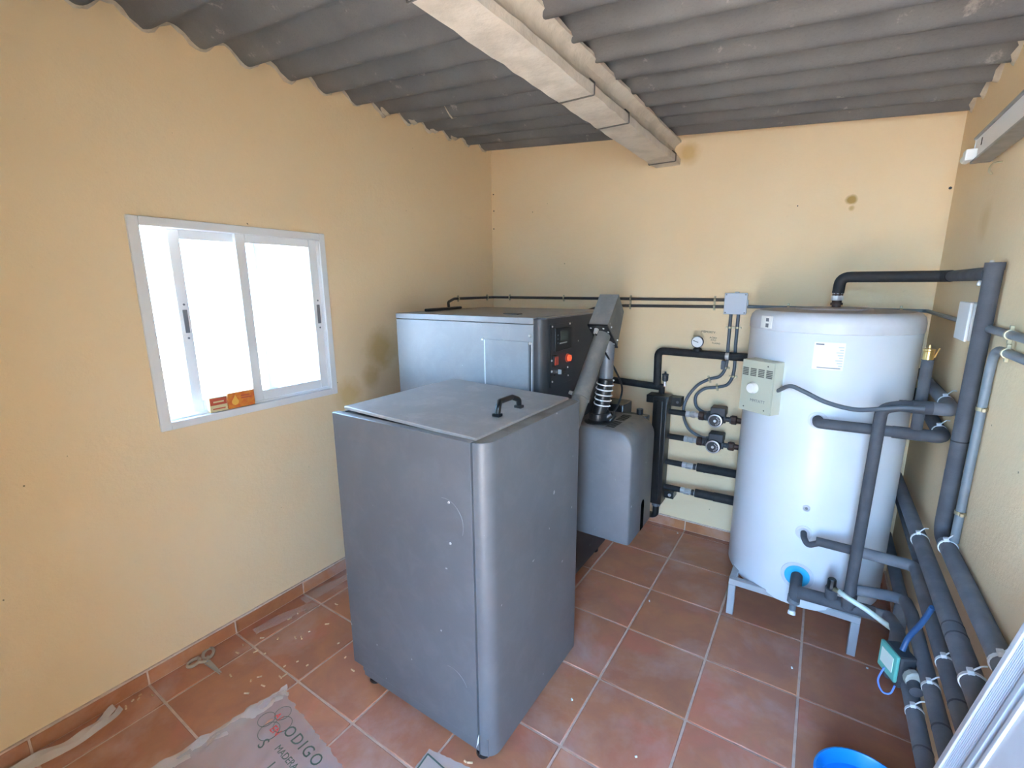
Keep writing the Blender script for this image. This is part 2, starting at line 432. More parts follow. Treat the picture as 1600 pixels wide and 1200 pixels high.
# skirting tiles
def skirting(name, axis, fixed, out, lo, hi, start):
    base = MB()
    if axis == 'y': base.box(min(fixed, fixed+out*.009), max(fixed, fixed+out*.009), lo, hi, 0, .067)
    else: base.box(lo, hi, min(fixed, fixed+out*.009), max(fixed, fixed+out*.009), 0, .067)
    b = struct(base.build(name, 'grout'))
    L = lines(lo, hi, start)
    for i in range(len(L)-1):
        a0, a1 = L[i]+.003, L[i+1]-.003; t = .0115
        if axis == 'y': MB().box(min(fixed, fixed+out*t), max(fixed, fixed+out*t), a0, a1, .002, .060, .002, 1).build('skirting_tile', 'skirt', b)
        else: MB().box(a0, a1, min(fixed, fixed+out*t), max(fixed, fixed+out*t), .002, .060, .002, 1).build('skirting_tile', 'skirt', b)
skirting('baseboard_left', 'y', XL, 1, YF, YB, GY)
skirting('baseboard_back', 'x', YB, -1, XL+.012, XR-.012, GX)
skirting('baseboard_right', 'y', XR, -1, YF, YB, GY)

# ------------------------------------------------------------------ corrugated roof
ce = bpy.data.objects.new('ceiling', None); COL.objects.link(ce); struct(ce)
WP, AMP, Y0L = .1745, .0265, 2.376
def roof_z(x, y): return roof_low(x, y) + AMP*(1 - math.cos(2*PI*(y - Y0L)/WP))
def sheet(x0, x1, lift):
    nx, n = 10, 18; ya, yb = YF - .3, YB + .25
    ny = int((yb - ya)/WP*n); vs = []; fs = []
    for i in range(nx+1):
        x = x0 + (x1-x0)*i/nx
        for j in range(ny+1):
            y = ya + (yb-ya)*j/ny
            vs.append((x, y, roof_z(x, y) + lift))
    for i in range(nx):
        for j in range(ny):
            a = i*(ny+1)+j; fs.append([a, a+1, a+ny+2, a+ny+1])
    o = MB().add(vs, fs).build('corrugated_sheet', 'roof', ce, smooth=70)
    md = o.modifiers.new('thick', 'SOLIDIFY'); md.thickness = .007; md.offset = 1
    bpy.context.view_layer.update()
    for p in o.data.polygons:
        pass
    return o
for k in range(1):
    o = sheet(XL - .3, -.80, .004); o2 = sheet(-.86, XR + .3, -.004)
for ob in (o, o2):
    # solidify upwards only
    nz = sum(p.normal.z for p in ob.data.polygons)
    ob.modifiers['thick'].offset = 1 if nz > 0 else -1
# mortar smears left on the sheet near the right corner and along the left wall
for (x, y, sx, sy, h) in [(.20, 2.47, .030, .014, .006), (.17, 2.30, .045, .02, .006), (.26, 2.12, .03, .014, .006), (.33, 2.28, .05, .03, .007), (.36, 2.45, .04, .03, .007),
                          (-1.97, 2.02, .022, .03, .010), (-1.98, 2.20, .025, .03, .010), (-1.985, 1.84, .018, .03, .010), (-1.98, 2.38, .025, .03, .01), (-1.70, 2.02, .006, .05, .005)]:
    vs = [(x, y, roof_z(x, y) - h)]; fs = []; n = 11
    for k in range(n):
        a = 2*PI*k/n; rr = random.uniform(.7, 1.2)
        px, py = x + sx*rr*math.cos(a), y + sy*rr*math.sin(a)
        vs.append((px, py, roof_z(px, py) - .0005))
    for k in range(n): fs.append([0, 1+k, 1+(k+1) % n])
    MB().add(vs, fs).build('mortar_patch', 'mortar', ce)
# ragged plaster where the walls meet the sheets
def mortar_line(pts, name, par):
    vs = []; fs = []; n = len(pts)
    for (p, inw) in pts:
        p = Vector(p); d = Vector(inw)
        r = random.uniform(.004, .016)
        vs += [tuple(p + d*.0 + Vector((0, 0, -r))), tuple(p + d*random.uniform(.006, .02) + Vector((0, 0, -.001))), tuple(p + Vector((0, 0, .02)))]
    for i in range(n-1):
        a = i*3; fs += [[a, a+3, a+4, a+1], [a+1, a+4, a+5, a+2]]
    return MB().add(vs, fs).build(name, 'mortar', par, smooth=60)
mortar_line([((XL-.001, YF + i*.018, roof_z(XL, YF + i*.018)+.003), (1, 0, 0)) for i in range(int((YB-YF)/.018)+1)], 'mortar_fillet', ce)
mortar_line([((XL + i*.03, YB+.001, roof_z(XL + i*.03, YB)+.003), (0, -1, 0)) for i in range(int((XR-XL)/.03)+2)], 'mortar_fillet', ce)
mortar_line([((XR+.001, YF + i*.018, roof_z(XR, YF + i*.018)-.004), (-1, 0, 0)) for i in range(int((YB-YF)/.018)+1)], 'mortar_fillet', ce)

# prestressed concrete beam carrying the roof
bt = thing('ceiling_beam', 'whitewashed concrete beam running under the corrugated roof', 'beam', (-.81, YB, 2.15))
prof = [(-.066, 0), (.066, 0), (.068, .03), (.05, .05), (.036, .065), (.032, .085), (.038, .100), (.056, .112), (.066, .116), (.066, .127), (-.066, .138), (-.066, .116), (-.056, .112), (-.038, .100), (-.032, .085), (-.036, .065), (-.05, .05), (-.068, .03)]
bm_ = MB()
nseg = 60
for i in range(nseg+1):
    y = YF - .1 + (YB + .05 - YF + .1)*i/nseg
    for (a, h) in prof:
        jit = random.uniform(-.0016, .0016)
        bm_.v.append((-.81 + a + jit, y, 2.148 + h + jit))
n = len(prof)
for i in range(nseg):
    for k in range(n): bm_.f.append([i*n+k, i*n+(k+1) % n, (i+1)*n+(k+1) % n, (i+1)*n+k])
bm_.f += [list(range(n)), [nseg*n+k for k in range(n)]]
bm_.build('beam_body', 'beam', bt, smooth=35)
for y in (.90, 1.64, 1.985, 2.70):
    pth = [(-.884, y, 2.19), (-.882, y, 2.1445), (-.738, y, 2.1445), (-.738, y, 2.182), (-.758, y, 2.2)]
    MB().tube(fillet(pth, .004, 3), .0028, 8).build('strap', 'wire', bt)

# ------------------------------------------------------------------ window
wi = bpy.data.objects.new('window_1', None); COL.objects.link(wi); struct(wi)
wi['label'] = 'white aluminium sliding window half open'
FX0, FX1 = XL - .085, XL + .012
oy0, oy1, oz0, oz1 = .664, 1.434, .974, 1.750
fr = MB()
for (a, b, c, d) in ((oy0, oy0+.036, oz0, oz1), (oy1-.030, oy1, oz0, oz1), (oy0+.036, oy1-.030, oz0, oz0+.030), (oy0+.036, oy1-.030, oz1-.032, oz1)):
    fr.box(XL, FX1, a, b, c, d, .002, 1)
a0, a1, b0, b1 = WY0, WY1, WZ0, WZ1
for (a, b, c, d) in ((a0, a0+.020, b0, b1), (a1-.018, a1, b0, b1), (a0, a1, b0, b0+.016), (a0, a1, b1-.018, b1)):
    fr.box(FX0, XL+.001, a, b, c, d, .001, 1)
# rails of the two tracks
for x in (XL-.012, XL-.040, XL-.066): fr.box(x-.002, x+.002, a0+.02, a1-.018, b0+.016, b0+.024)
fr.build('window_frame', 'white', wi)
def sash(x0, x1, y0, y1, z0, z1, lock_y, lock_z, inner):
    s = MB(); t = .040
    s.box(x0, x1, y0, y0+t, z0, z1, .002, 1); s.box(x0, x1, y1-t, y1, z0, z1, .002, 1)
    s.box(x0, x1, y0+t, y1-t, z0, z0+.042, .002, 1); s.box(x0, x1, y0+t, y1-t, z1-.036, z1, .002, 1)
    so = s.build('sash', 'white', wi)
    MB().box((x0+x1)/2-.003, (x0+x1)/2+.003, y0+t-.006, y1-t+.006, z0+.036, z1-.03).build('glass_pane', 'glass', so)
    k = MB().box(x1-.001, x1+.002, lock_y-.008, lock_y+.008, lock_z-.045, lock_z+.045, .002, 1).build('sash_lock', 'inkgrey', so)
    for dz in (-.065, .065): MB().cyl((x1-.001, lock_y, lock_z+dz), (x1+.0025, lock_y, lock_z+dz), .004, 10).build('lock_screw', 'inkgrey', so)
sash(XL-.062, XL-.043, 0.800, 1.158, 1.012, 1.722, .822, 1.375, 0)
sash(XL-.036, XL-.016, 1.032, 1.402, 1.012, 1.722, 1.385, 1.375, 1)

bx1 = thing('matchbox', 'small cream and red cardboard box on the window sill', 'box', (XL-.005, .875, 1.006))
box('carton', 'cream_card', bx1, XL-.022, XL+.004, .842, .909, 1.006, 1.066, .001)
box('printed_band', 'redbox', bx1, XL+.003, XL+.0046, .844, .907, 1.034, 1.063)
box('printed_line', 'redbox', bx1, XL+.003, XL+.0046, .852, .900, 1.016, 1.021)
box('printed_line', 'cream_card', bx1, XL+.004, XL+.0052, .856, .896, 1.044, 1.050)
bx2 = thing('firelighter_box', 'orange cardboard box with yellow drop print on the window sill', 'box', (XL-.005, .965, 1.006))
box('carton', 'orangebox', bx2, XL-.022, XL+.004, .914, 1.022, 1.006, 1.072, .001)
MB().lathe([(0, 0), (.014, .0), (.014, .001), (0, .0012)], (XL+.0042, .941, 1.033), (1, 0, 0), 20).build('printed_drop', 'flame', bx2)
MB().prism([(.930, 1.040), (.952, 1.040), (.943, 1.062)], lambda p, q, t: (t, p, q), XL+.0038, XL+.0052).build('printed_drop', 'flame', bx2)
for k, (z, l) in enumerate(((1.052, .036), (1.042, .044))): box('printed_line', 'redbox', bx2, XL+.0038, XL+.005, .966, .966+l, z, z+.005)

# ------------------------------------------------------------------ pellet hopper (front cabinet)
HX0, HX1, HY0, HY1, HZ0, HZ1 = -1.372, -.715, .950, 1.552, .034, 1.081
hp = thing('pellet_hopper', 'waist-high dark grey steel hopper cabinet with dusty lid in the foreground', 'hopper', (-1.04, 1.25, 0))
def arc(cx, cy, r, a0, a1, n=8): return [(cx + r*math.cos(R(a0+(a1-a0)*k/n)), cy + r*math.sin(R(a0+(a1-a0)*k/n))) for k in range(n+1)]
seam = -.764
rc = .048
MB().shell([(seam+.002, HY0)] + arc(HX1-rc, HY0+rc, rc, -90, 0) + arc(HX1-.03, HY1-.03, .03, 0, 90) + [(HX1-.09, HY1)], .004, HZ0, HZ1).build('side_panel', 'grey', hp, smooth=50)
box('front_door', 'grey', hp, HX0, seam-.003, HY0-.004, HY0+.018, .082, HZ1, .002)
box('side_panel', 'grey', hp, HX0+.022, HX0+.028, HY0+.018, HY1, HZ0, HZ1)
box('back_panel', 'grey', hp, HX0+.022, HX1-.08, HY1-.006, HY1, HZ0, HZ1)
box('plinth', 'grey', hp, HX0+.045, seam+.03, HY0+.006, HY0+.020, HZ0, .1, .001)
box('inner_frame', 'charcoal', hp, HX0+.03, HX1-.01, HY0+.022, HY1-.012, .05, HZ1-.016)
# dusty rim round the lid
rm = MB()
rm.prism([(seam, HY0+.002)] + arc(HX1-rc, HY0+rc, rc-.003, -90, 0) + arc(HX1-.03, HY1-.03, .027, 0, 90) + [(seam-.012, HY1-.002), (seam-.012, HY0+.03)], lambda p, q, t: (p, q, t), HZ1-.010, HZ1-.002)
rm.box(HX0+.002, seam-.012, HY0+.004, HY0+.026, HZ1-.010, HZ1-.0015)
rm.build('top_rim', 'rim', hp)
box('gasket', 'black', hp, HX0+.03, seam-.012, HY0+.026, HY1-.006, HZ1-.012, HZ1-.004)
# lid, a little raised at its left side
lm = MB().box(HX0+.03, seam-.004, HY0+.024, HY1-.004, -.006, .006, .003, 2)
lm.v = [(x, y, 1.0805 + z + .015*(seam - x)/(seam-HX0)) for x, y, z in lm.v]
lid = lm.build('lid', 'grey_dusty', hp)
for y in (HY0+.03, ): MB().cyl((HX0+.024, y+.004, 1.092), (HX0+.034, y+.004, 1.092), .005, 12).build('hinge_pin', 'steel', lid)
hy0, hy1, hx = 1.185, 1.315, -.832
hd = MB()
hd.tube(fillet([(hx-.012, hy0, 1.086), (hx-.010, hy0+.004, 1.118), (hx-.022, hy0+.028, 1.130), (hx-.022, hy1-.028, 1.130), (hx-.010, hy1-.004, 1.118), (hx-.012, hy1, 1.086)], .012, 5), .0095, 10)
hd.box(hx-.026, hx+.002, hy0-.012, hy0+.012, 1.086, 1.098, .003); hd.box(hx-.026, hx+.002, hy1-.012, hy1+.012, 1.086, 1.098, .003)
hd.build('lid_handle', 'black', hp)
for z in (.883, .751): MB().lathe([(0, -.003), (.003, -.003), (.0042, 0), (0, 0)], (-.852, HY0-.004, z), (0, 1, 0), 12).build('rivet', 'screw', hp)
for (z, a0_, a1_) in ((.817, -20, 105), (.235, 25, 105)):
    pts = [(-.868 + .068*math.cos(R(a)), HY0-.0042, z + .075*math.sin(R(a))) for a in range(a0_, a1_, 6)]
    MB().tube(pts, .0006, 4).build('scratch', 'grey_light', hp)
for (x, y) in ((HX0+.07, HY0+.04), (HX1-.06, HY0+.035), (HX0+.07, HY1-.05), (HX1-.06, HY1-.05)):
    MB().lathe([(.024, 0), (.026, .004), (.024, .014), (.010, .018), (.010, .036), (0, .036)], (x, y, 0), (0, 0, 1), 20).build('foot', 'black', hp)
pt_ = tag(MB().add([(-.772, .943, .060), (-.762, .943, .085), (-.761, .944, .118), (-.767, .944, .095)], [[0, 1, 2, 3]]).build('paper_scrap', 'paper'), 'torn cream paper scrap in the hopper door seam', 'paper scrap')
md = pt_.modifiers.new('thick', 'SOLIDIFY'); md.thickness = .0006

# ------------------------------------------------------------------ boiler
BX0, BX1, BY0, BY1, BZ1 = -1.753, -.915, 1.612, 2.352, 1.376
bo = thing('pellet_boiler', 'large grey steel boiler cabinet with control panel behind the hopper', 'boiler', (-1.33, 1.98, 0))
bs = -.962
box('front_panel', 'grey_light', bo, BX0, bs-.002, BY0, BY0+.02, .06, BZ1-.028, .002)
box('top_cover', 'grey_light', bo, BX0, bs-.002, BY0-.002, BY1, BZ1-.026, BZ1, .003)
MB().shell([(bs, BY0)] + arc(BX1-.045, BY0+.045, .045, -90, 0) + [(BX1, BY1-.004)], .006, .05, BZ1-.006).build('side_panel', 'charcoal', bo, smooth=50)
box('top_cover', 'grey_light', bo, bs-.002, BX1-.006, BY0+.03, BY1, BZ1-.012, BZ1-.002, .002)
box('body', 'charcoal', bo, BX0+.01, BX1-.008, BY0+.022, BY1-.004, .06, BZ1-.028)
box('left_panel', 'grey_light', bo, BX0, BX0+.008, BY0+.022, BY1, .06, BZ1-.028)
box('back_panel', 'charcoal', bo, BX0+.01, BX1+.001, BY1-.006, BY1, .06, BZ1-.03)
box('access_plate', 'grey_light', bo, -1.206, -.985, BY0-.004, BY0+.001, .45, 1.278, .004)
box('door_edge', 'screw', bo, -1.2105, -1.2065, BY0-.004, BY0+.002, .45, 1.275, .001)
box('door_edge', 'charcoal', bo, -.981, -.974, BY0-.002, BY0+.004, .45, 1.272)
box('door_edge', 'chrome', bo, -.973, -.969, BY0-.003, BY0+.004, .45, 1.275)
for (x, z) in ((-1.221, 1.276), (-.980, 1.303), (-.979, 1.272)):
    MB().lathe([(0, -.005), (.004, -.005), (.007, -.001), (.007, .001)], (x, BY0, z), (0, 1, 0), 14).build('screw', 'screw', bo)
MB().box(BX0-.012, BX0+.002, BY0+.06, BY0+.11, .98, 1.12, .006).build('side_latch', 'charcoal', bo)
lt = box('top_latch', 'charcoal', bo, -1.215, -1.135, 1.762, 1.800, BZ1-.001, BZ1+.004, .0015)
box('latch_slot', 'black', lt, -1.195, -1.155, 1.772, 1.79, BZ1+.003, BZ1+.0045)
for (x, y) in ((BX0+.06, BY0+.06), (BX1-.05, BY0+.06), (BX0+.06, BY1-.06), (BX1-.05, BY1-.06)):
    MB().lathe([(.03, 0), (.03, .02), (.014, .025), (.014, .062), (0, .062)], (x, y, 0), (0, 0, 1), 18).build('foot', 'black', bo)
X = BX1
cp = box('control_panel', 'charcoal', bo, X-.002, X+.002, 1.664, 1.866, 1.085, 1.345, .001)
box('panel_edge', 'black', cp, X+.001, X+.004, 1.660, 1.664, 1.085, 1.345)
disp = box('display_bezel', 'black', cp, X+.001, X+.010, 1.692, 1.840, 1.232, 1.330, .003)
box('display_screen', 'screen', disp, X+.009, X+.0112, 1.735, 1.805, 1.275, 1.315)
box('display_strip', 'screw', disp, X+.009, X+.0114, 1.728, 1.795, 1.262, 1.267)
for k in range(3): MB().cyl((X+.009, 1.712, 1.30-.016*k), (X+.0115, 1.712, 1.30-.016*k), .003, 8).build('display_button', 'inkgrey', disp)
sw = box('power_switch', 'black', cp, X+.001, X+.008, 1.682, 1.724, 1.170, 1.218, .002)
box('rocker', 'red', sw, X+.007, X+.012, 1.689, 1.718, 1.176, 1.212, .002)
pl = MB().lathe([(.019, 0), (.019, .006), (.015, .008)], (X+.001, 1.815, 1.192), (1, 0, 0), 24).build('warning_light', 'red', cp)
MB().lathe([(.014, 0), (.0135, .010), (.008, .013), (0, .014)], (X+.008, 1.815, 1.192), (1, 0, 0), 20).build('lens', 'glow', pl)
box('socket', 'black', cp, X+.001, X+.014, 1.750, 1.785, 1.128, 1.146, .002)
box('toggle', 'screw', cp, X+.001, X+.016, 1.732, 1.738, 1.132, 1.152, .001)
MB().cyl((X+.001, 1.702, 1.132), (X+.006, 1.702, 1.132), .006, 12).build('fuse_cap', 'black', cp)
for (y, z, rr) in ((1.676, 1.338, .0045), (1.835, 1.340, .0045), (1.674, 1.198, .005), (1.674, 1.152, .0055), (1.680, 1.108, .0045), (1.820, 1.150, .0045), (1.826, 1.112, .0035)):
    MB().lathe([(rr, 0), (rr*.8, .003), (0, .0036)], (X+.002, y, z), (1, 0, 0), 12).build('screw', 'screw', cp)
rod = tag(MB().tube([(-1.684, 1.75, BZ1+.0085), (-1.715, 2.066, BZ1+.0085)], .0075, 12).build('poker_rod', 'blacksteel'), 'short black rod lying on the boiler top', 'rod')

# ------------------------------------------------------------------ pellet burner hung on the boiler's right side
CX0, CX1, CY0, CY1, CZ0, CZ1 = -.912, -.612, 1.852, 2.165, .362, .884
bu = thing('pellet_burner', 'grey burner cover with vent slots and rounded top beside the boiler', 'burner', (-.76, 2.0, CZ0))
rr_ = .085
def cover_prof(ins):
    r = rr_ - ins
    return [(CX0, CZ0), (CX0, CZ1-ins)] + [(CX1-rr_ + r*math.sin(R(a)), CZ1-rr_ + r*math.cos(R(a))) for a in range(0, 91, 9)] + [(CX1-ins, CZ0)]
mb = MB()
P0 = cover_prof(.010); P1 = cover_prof(.0)
n = len(P0); ysl = [(CY0, P0), (CY0+.003, cover_prof(.004)), (CY0+.010, P1), (CY1-.010, P1), (CY1, P0)]
for y, P in ysl: mb.v += [(x, y, z) for x, z in P]
for s_ in range(len(ysl)-1):
    for k in range(n): mb.f.append([s_*n+k, s_*n+(k+1) % n, (s_+1)*n+(k+1) % n, (s_+1)*n+k])
mb.f += [list(range(n)), [(len(ysl)-1)*n+k for k in range(n)]]
mb.build('cover', 'grey', bu, smooth=50)
for row in range(2):
    for k in range(7):
        yy = 1.895 + row*.125 + k*.0155
        box('vent_slot', 'opening_black', bu, -.757, -.715, yy, yy+.007, CZ1-.002, CZ1+.0006)  # raised black bars stand in for the shade of recessed slots
box('painted_cutout', 'opening_black', bu, CX1-.004, CX1+.0008, 2.008, 2.052, CZ0-.001, .49)  # black plate painted for the dark inside the cutout
MB().lathe([(.022, 0), (.022, .0048)], (CX1-.004, 2.030, .49), (1, 0, 0), 18).build('painted_cutout', 'opening_black', bu)
MB().lathe([(.062, 0), (.062, .006), (.048, .010), (.042, .018), (0, .018)], (-.815, 1.945, CZ1-.002), (0, 0, 1), 28).build('flange', 'black', bu)
MB().tube([(-.76, 1.955, CZ1+.010), (-.745, 1.965, CZ1+.034), (-.757, 1.972, CZ1+.046)], .012, 10).build('ignition_plug', 'black', bu)
MB().lathe([(.026, -.02), (.026, .02)], (-.775, 1.962, CZ1+.028), (.6, .3, .5), 18).build('ignition_plug', 'black', bu)
box('fan_housing', 'black', bu, -.90, -.775, CY1+.001, CY1+.13, .66, .918, .006)
box('rear_bracket', 'black', bu, -.775, -.655, CY1+.001, CY1+.05, .72, .878, .006)
MB().cyl((-.70, CY1+.03, .86), (-.70, CY1+.03, .905), .016, 14).build('sensor_cap', 'black', bu)
# ------------------------------------------------------------------ auger
AX = -.792
au = thing('pellet_auger', 'inclined dusty steel auger tube with angular sheet metal head', 'auger', (AX, 1.6, .95))
MB().tube([(AX, 1.566, .892), (AX, 1.925, 1.302)], .035, 24).build('auger_tube', 'tubegrey', au)
MB().tube([(AX, 1.700, 1.0455), (AX, 1.712, 1.059)], .0385, 24).build('clamp_ring', 'tubegrey', au)
MB().cyl((AX-.05, 1.700, 1.068), (AX-.033, 1.700, 1.064), .008, 12).build('bolt', 'chrome', au)
hpf = [(1.979, 1.462), (1.866, 1.338), (1.988, 1.237), (2.050, 1.384)]
MB().prism(hpf, lambda p, q, t: (t, p, q), -.838, -.750).build('head_box', 'tubegrey', au, smooth=0)
d = Vector((0, 1.988-1.866, 1.237-1.338)).normalized(); nn = Vector((0, d.z, -d.y))
MB().obox((-.794, 1.927-.004, 1.2875-.005), (1, 0, 0), d, nn, .046, .085, .003).build('head_plate', 'black', au)
for (x, y, z) in ((-.830, 1.876, 1.326), (-.772, 1.876, 1.326), (-.757, 1.895, 1.31), (-.757, 1.965, 1.252)):
    MB().lathe([(.005, 0), (.004, .004), (0, .005)], Vector((x, y, z)) + nn*.004, nn, 12).build('rivet', 'screw', au)
for (y, z) in ((1.905, 1.325), (1.980, 1.262)):
    MB().lathe([(.004, 0), (.003, .003), (0, .0035)], (-.750, y, z), (1, 0, 0), 12).build('rivet', 'screw', au)
MB().tube([Vector((-.806, 1.880, 1.318)), Vector((-.806, 1.880, 1.318)) + nn*.024], [.011, .008], 14).build('cable_gland', 'screw', au)
MB().cyl((AX+.004, 1.968, 1.26), (AX+.004, 1.962, 1.09), .031, 22).build('drop_pipe', 'grey', au)
ho = thing('drop_hose', 'black flexible hose wrapped with a white wire spiral above the burner', 'hose', (-.80, 1.95, .90))
MB().tube([(AX+.004, 1.961, 1.085), (-.800, 1.955, .98), (-.815, 1.945, .90)], .034, 20).build('hose_sleeve', 'black', ho)
sp = []
for k in range(0, 5*18+1):
    a = 2*PI*k/18; t = k/(5*18); zz = 1.082 - t*.118
    sp.append((AX+.002 - .010*t + .0375*math.cos(a), 1.960 - .006*t + .0375*math.sin(a), zz))
MB().tube(sp, .0032, 8).build('wire_spiral', 'whiteplastic', ho)
MB().lathe([(.044, 0), (.046, .01), (.044, .03)], (-.813, 1.945, .898), (0, 0, 1), 24).build('hose_collar', 'black', ho)
tag(MB().tube(smooth_path([(-.806, 1.868, 1.303), (-.79, 1.90, 1.24), (-.755, 1.98, 1.13), (-.735, 2.025, 1.04), (-.745, 2.02, .965), (-.755, 1.99, .93)], 8), .0045, 8).build('auger_cable', 'black'), 'thin black cable from auger head down to the burner', 'cable')

# ------------------------------------------------------------------ conduits on the back wall
def clip_at(p, direction, r, parent, wall):
    # saddle clip: a band round the pipe with a foot towards the wall
    p = Vector(p); d = Vector(direction).normalized(); wv = Vector(wall).normalized()
    up = d.cross(wv).normalized()
    m = MB()
    m.tube([p - d*.005, p + d*.005], r + .0025, 14)
    m.obox(p + up*(r+.006), d, up, wv, .005, .006, .004, .001, 1); m.obox(p - up*(r+.006), d, up, wv, .005, .006, .004, .001, 1)
    m.obox(p + wv*(r*.5+.004), d, up, wv, .004, .004, r*.5+.004)
    return m.build('pipe_clip', 'clip', parent)
CYB = YB - .016
def conduit(name, label, pts, r, mat, clips, fil=.03, wall=(0, 1, 0), cat='conduit', group=None):
    t = thing(name, label, cat, pts[0], group)
    MB().tube(fillet(pts, fil), r, 12).build('conduit_tube', mat, t)
    for p, d in clips: clip_at(p, d, r, t, wall)
    return t
c = conduit('wall_conduit', 'upper dark conduit from boiler top along the back wall', [(-1.98, 2.27, BZ1-.03), (-2.012, 2.30, 1.405), (-2.012, 2.36, 1.424), (-2.012, CYB, 1.424), (-.455, CYB, 1.419)], .0085, 'conduit_dark',
        [((-1.87, CYB, 1.424), (1, 0, 0)), ((-1.44, CYB, 1.422), (1, 0, 0)), ((-.985, CYB, 1.421), (1, 0, 0)), ((-.505, CYB, 1.419), (1, 0, 0))], .025)
for y in (2.40, 2.72): clip_at((-2.012, y, 1.424), (0, 1, 0), .0085, c, (-1, 0, 0))
conduit('wall_conduit', 'lower dark conduit from behind the auger head to the junction box', [(-1.25, BY1+.01, 1.30), (-1.22, CYB, 1.36), (-1.14, CYB, 1.378), (-.455, CYB, 1.382)], .0085, 'conduit_dark',
        [((-.985, CYB, 1.379), (1, 0, 0)), ((-.505, CYB, 1.382), (1, 0, 0))], .03)
jb = thing('junction_box', 'light grey square junction box left of the tank on back wall', 'junction box', (-.395, YB, 1.34))
box('housing', 'boxgrey', jb, -.450, -.342, YB-.036, YB, 1.345, 1.455, .005)
box('lid', 'boxgrey', jb, -.452, -.340, YB-.044, YB-.036, 1.343, 1.457, .004)
for (x, z) in ((-.443, 1.352), (-.349, 1.352), (-.443, 1.448), (-.349, 1.448)): MB().cyl((x, YB-.0455, z), (x, YB-.043, z), .004, 10).build('screw', 'inkgrey', jb)
MB().box(-.405, -.385, YB-.03, YB-.01, 1.455, 1.463, .002).build('cable_gland', 'boxgrey', jb)
MB().box(-.342, -.336, YB-.03, YB-.01, 1.39, 1.42, .002).build('cable_gland', 'boxgrey', jb)
conduit('wall_conduit', 'thin grey conduit passing behind the tank into the right corner', [(-.34, CYB, 1.385), (-.1, CYB, 1.383), (.38, CYB, 1.378), (.392, CYB-.02, 1.378), (.392, 2.05, 1.374)], .008, 'conduit', [((-.15, CYB, 1.384), (1, 0, 0)), ((.30, CYB, 1.379), (1, 0, 0))], .02)
conduit('pump_conduit', 'grey conduit looping left from junction box to the lower pump', smooth_path([(-.417, CYB, 1.345), (-.417, CYB, 1.17), (-.418, CYB, 1.06), (-.445, CYB, .995), (-.50, CYB-.002, .972), (-.565, CYB-.005, .925), (-.615, CYB-.015, .84), (-.622, CYB-.03, .755), (-.585, CYB-.045, .675), (-.515, CYB-.06, .642), (-.47, 2.738, .640)], 5), .0085, 'cable_grey',
        [((-.417, CYB, 1.27), (0, 0, 1)), ((-.42, CYB, 1.045), (0, 0, 1)), ((-.50, CYB-.002, .972), (1, 0, .4))], 0)
conduit('pump_conduit', 'grey conduit curling right from junction box to the upper pump', smooth_path([(-.380, CYB, 1.345), (-.380, CYB, 1.17), (-.376, CYB, 1.03), (-.40, CYB, .955), (-.455, CYB-.002, .93), (-.52, CYB-.006, .915), (-.562, CYB-.015, .87), (-.555, CYB-.03, .815), (-.515, CYB-.05, .79), (-.47, 2.738, .790)], 5), .0085, 'cable_grey',
        [((-.380, CYB, 1.27), (0, 0, 1)), ((-.378, CYB, 1.0), (0, 0, 1)), ((-.455, CYB-.002, .93), (1, 0, .2))], 0)

# ------------------------------------------------------------------ black flow pipe, gauge, manifold
FY = 2.752
fp = thing('flow_pipe', 'black insulated flow pipe rising from the boiler and running behind the tank', 'pipe', (-.78, FY, .9))
MB().tube(fillet([(-1.10, BY1+.002, .918), (-1.10, FY, .918), (-.75, FY, .905)], .05), .021, 16).build('pipe_run', 'rubber', fp)
MB().tube(fillet([(-.782, FY, .905), (-.786, FY, 1.122), (-.42, FY, 1.118)], .035), .022, 16).build('pipe_run', 'rubber', fp)
MB().tube([(-.40, FY, 1.118), (-.13, FY, 1.116)], .0225, 16).build('pipe_run', 'rubber', fp)
MB().cyl((-.435, FY, 1.1185), (-.388, FY, 1.118), .019, 18).build('metal_joint', 'chrome', fp)
MB().tube(fillet([(-.752, FY, .905), (-.752, FY, .85)], .0), .017, 14).build('pipe_run', 'rubber', fp)
MB().lathe([(.026, 0), (.024, .012), (.012, .022)], (-.567, FY-.004, 1.135), (0, 0, 1), 18).build('gauge_boss', 'rubber', fp)
lv = MB().box(-.434, -.412, FY-.030, FY-.018, 1.045, 1.095, .006).build('valve_lever', 'foam_dusty', fp)
ga = thing('thermometer_gauge', 'round white dial gauge on the black flow pipe', 'gauge', (-.567, FY, 1.155))
MB().cyl((-.567, FY-.004, 1.150), (-.567, FY-.004, 1.168), .007, 12).build('stem', 'brass', ga)
MB().lathe([(.026, .012), (.032, .006), (.032, -.010), (.029, -.012), (.029, -.009)], (-.567, FY-.012, 1.188), (0, 1, 0), 30).build('bezel', 'inkgrey', ga)
dl = MB().lathe([(0, 0), (.029, 0), (.029, .003), (0, .003)], (-.567, FY-.0225, 1.188), (0, 1, 0), 30).build('dial', 'paper', ga)
MB().obox((-.575, FY-.0235, 1.191), (-1, 0, .35), (0, 1, 0), (.35, 0, 1), .015, .0006, .0016).build('needle', 'ink', ga)
av = thing('air_vent', 'small steel automatic air vent above the black manifold', 'air vent', (-.735, FY, .92))
MB().cyl((-.735, FY-.005, .915), (-.735, FY-.005, .945), .008, 12).build('stem', 'chrome', av)
MB().lathe([(.010, 0), (.017, .006), (.018, .028), (.016, .034), (.0185, .036), (.0185, .044), (.006, .048), (.005, .058), (0, .058)], (-.735, FY-.005, .943), (0, 0, 1), 20).build('vent_body', 'pumpgrey', av)
mf = thing('manifold', 'tall black steel manifold box with four pipe stubs on back wall', 'manifold', (-.735, 2.72, .19))
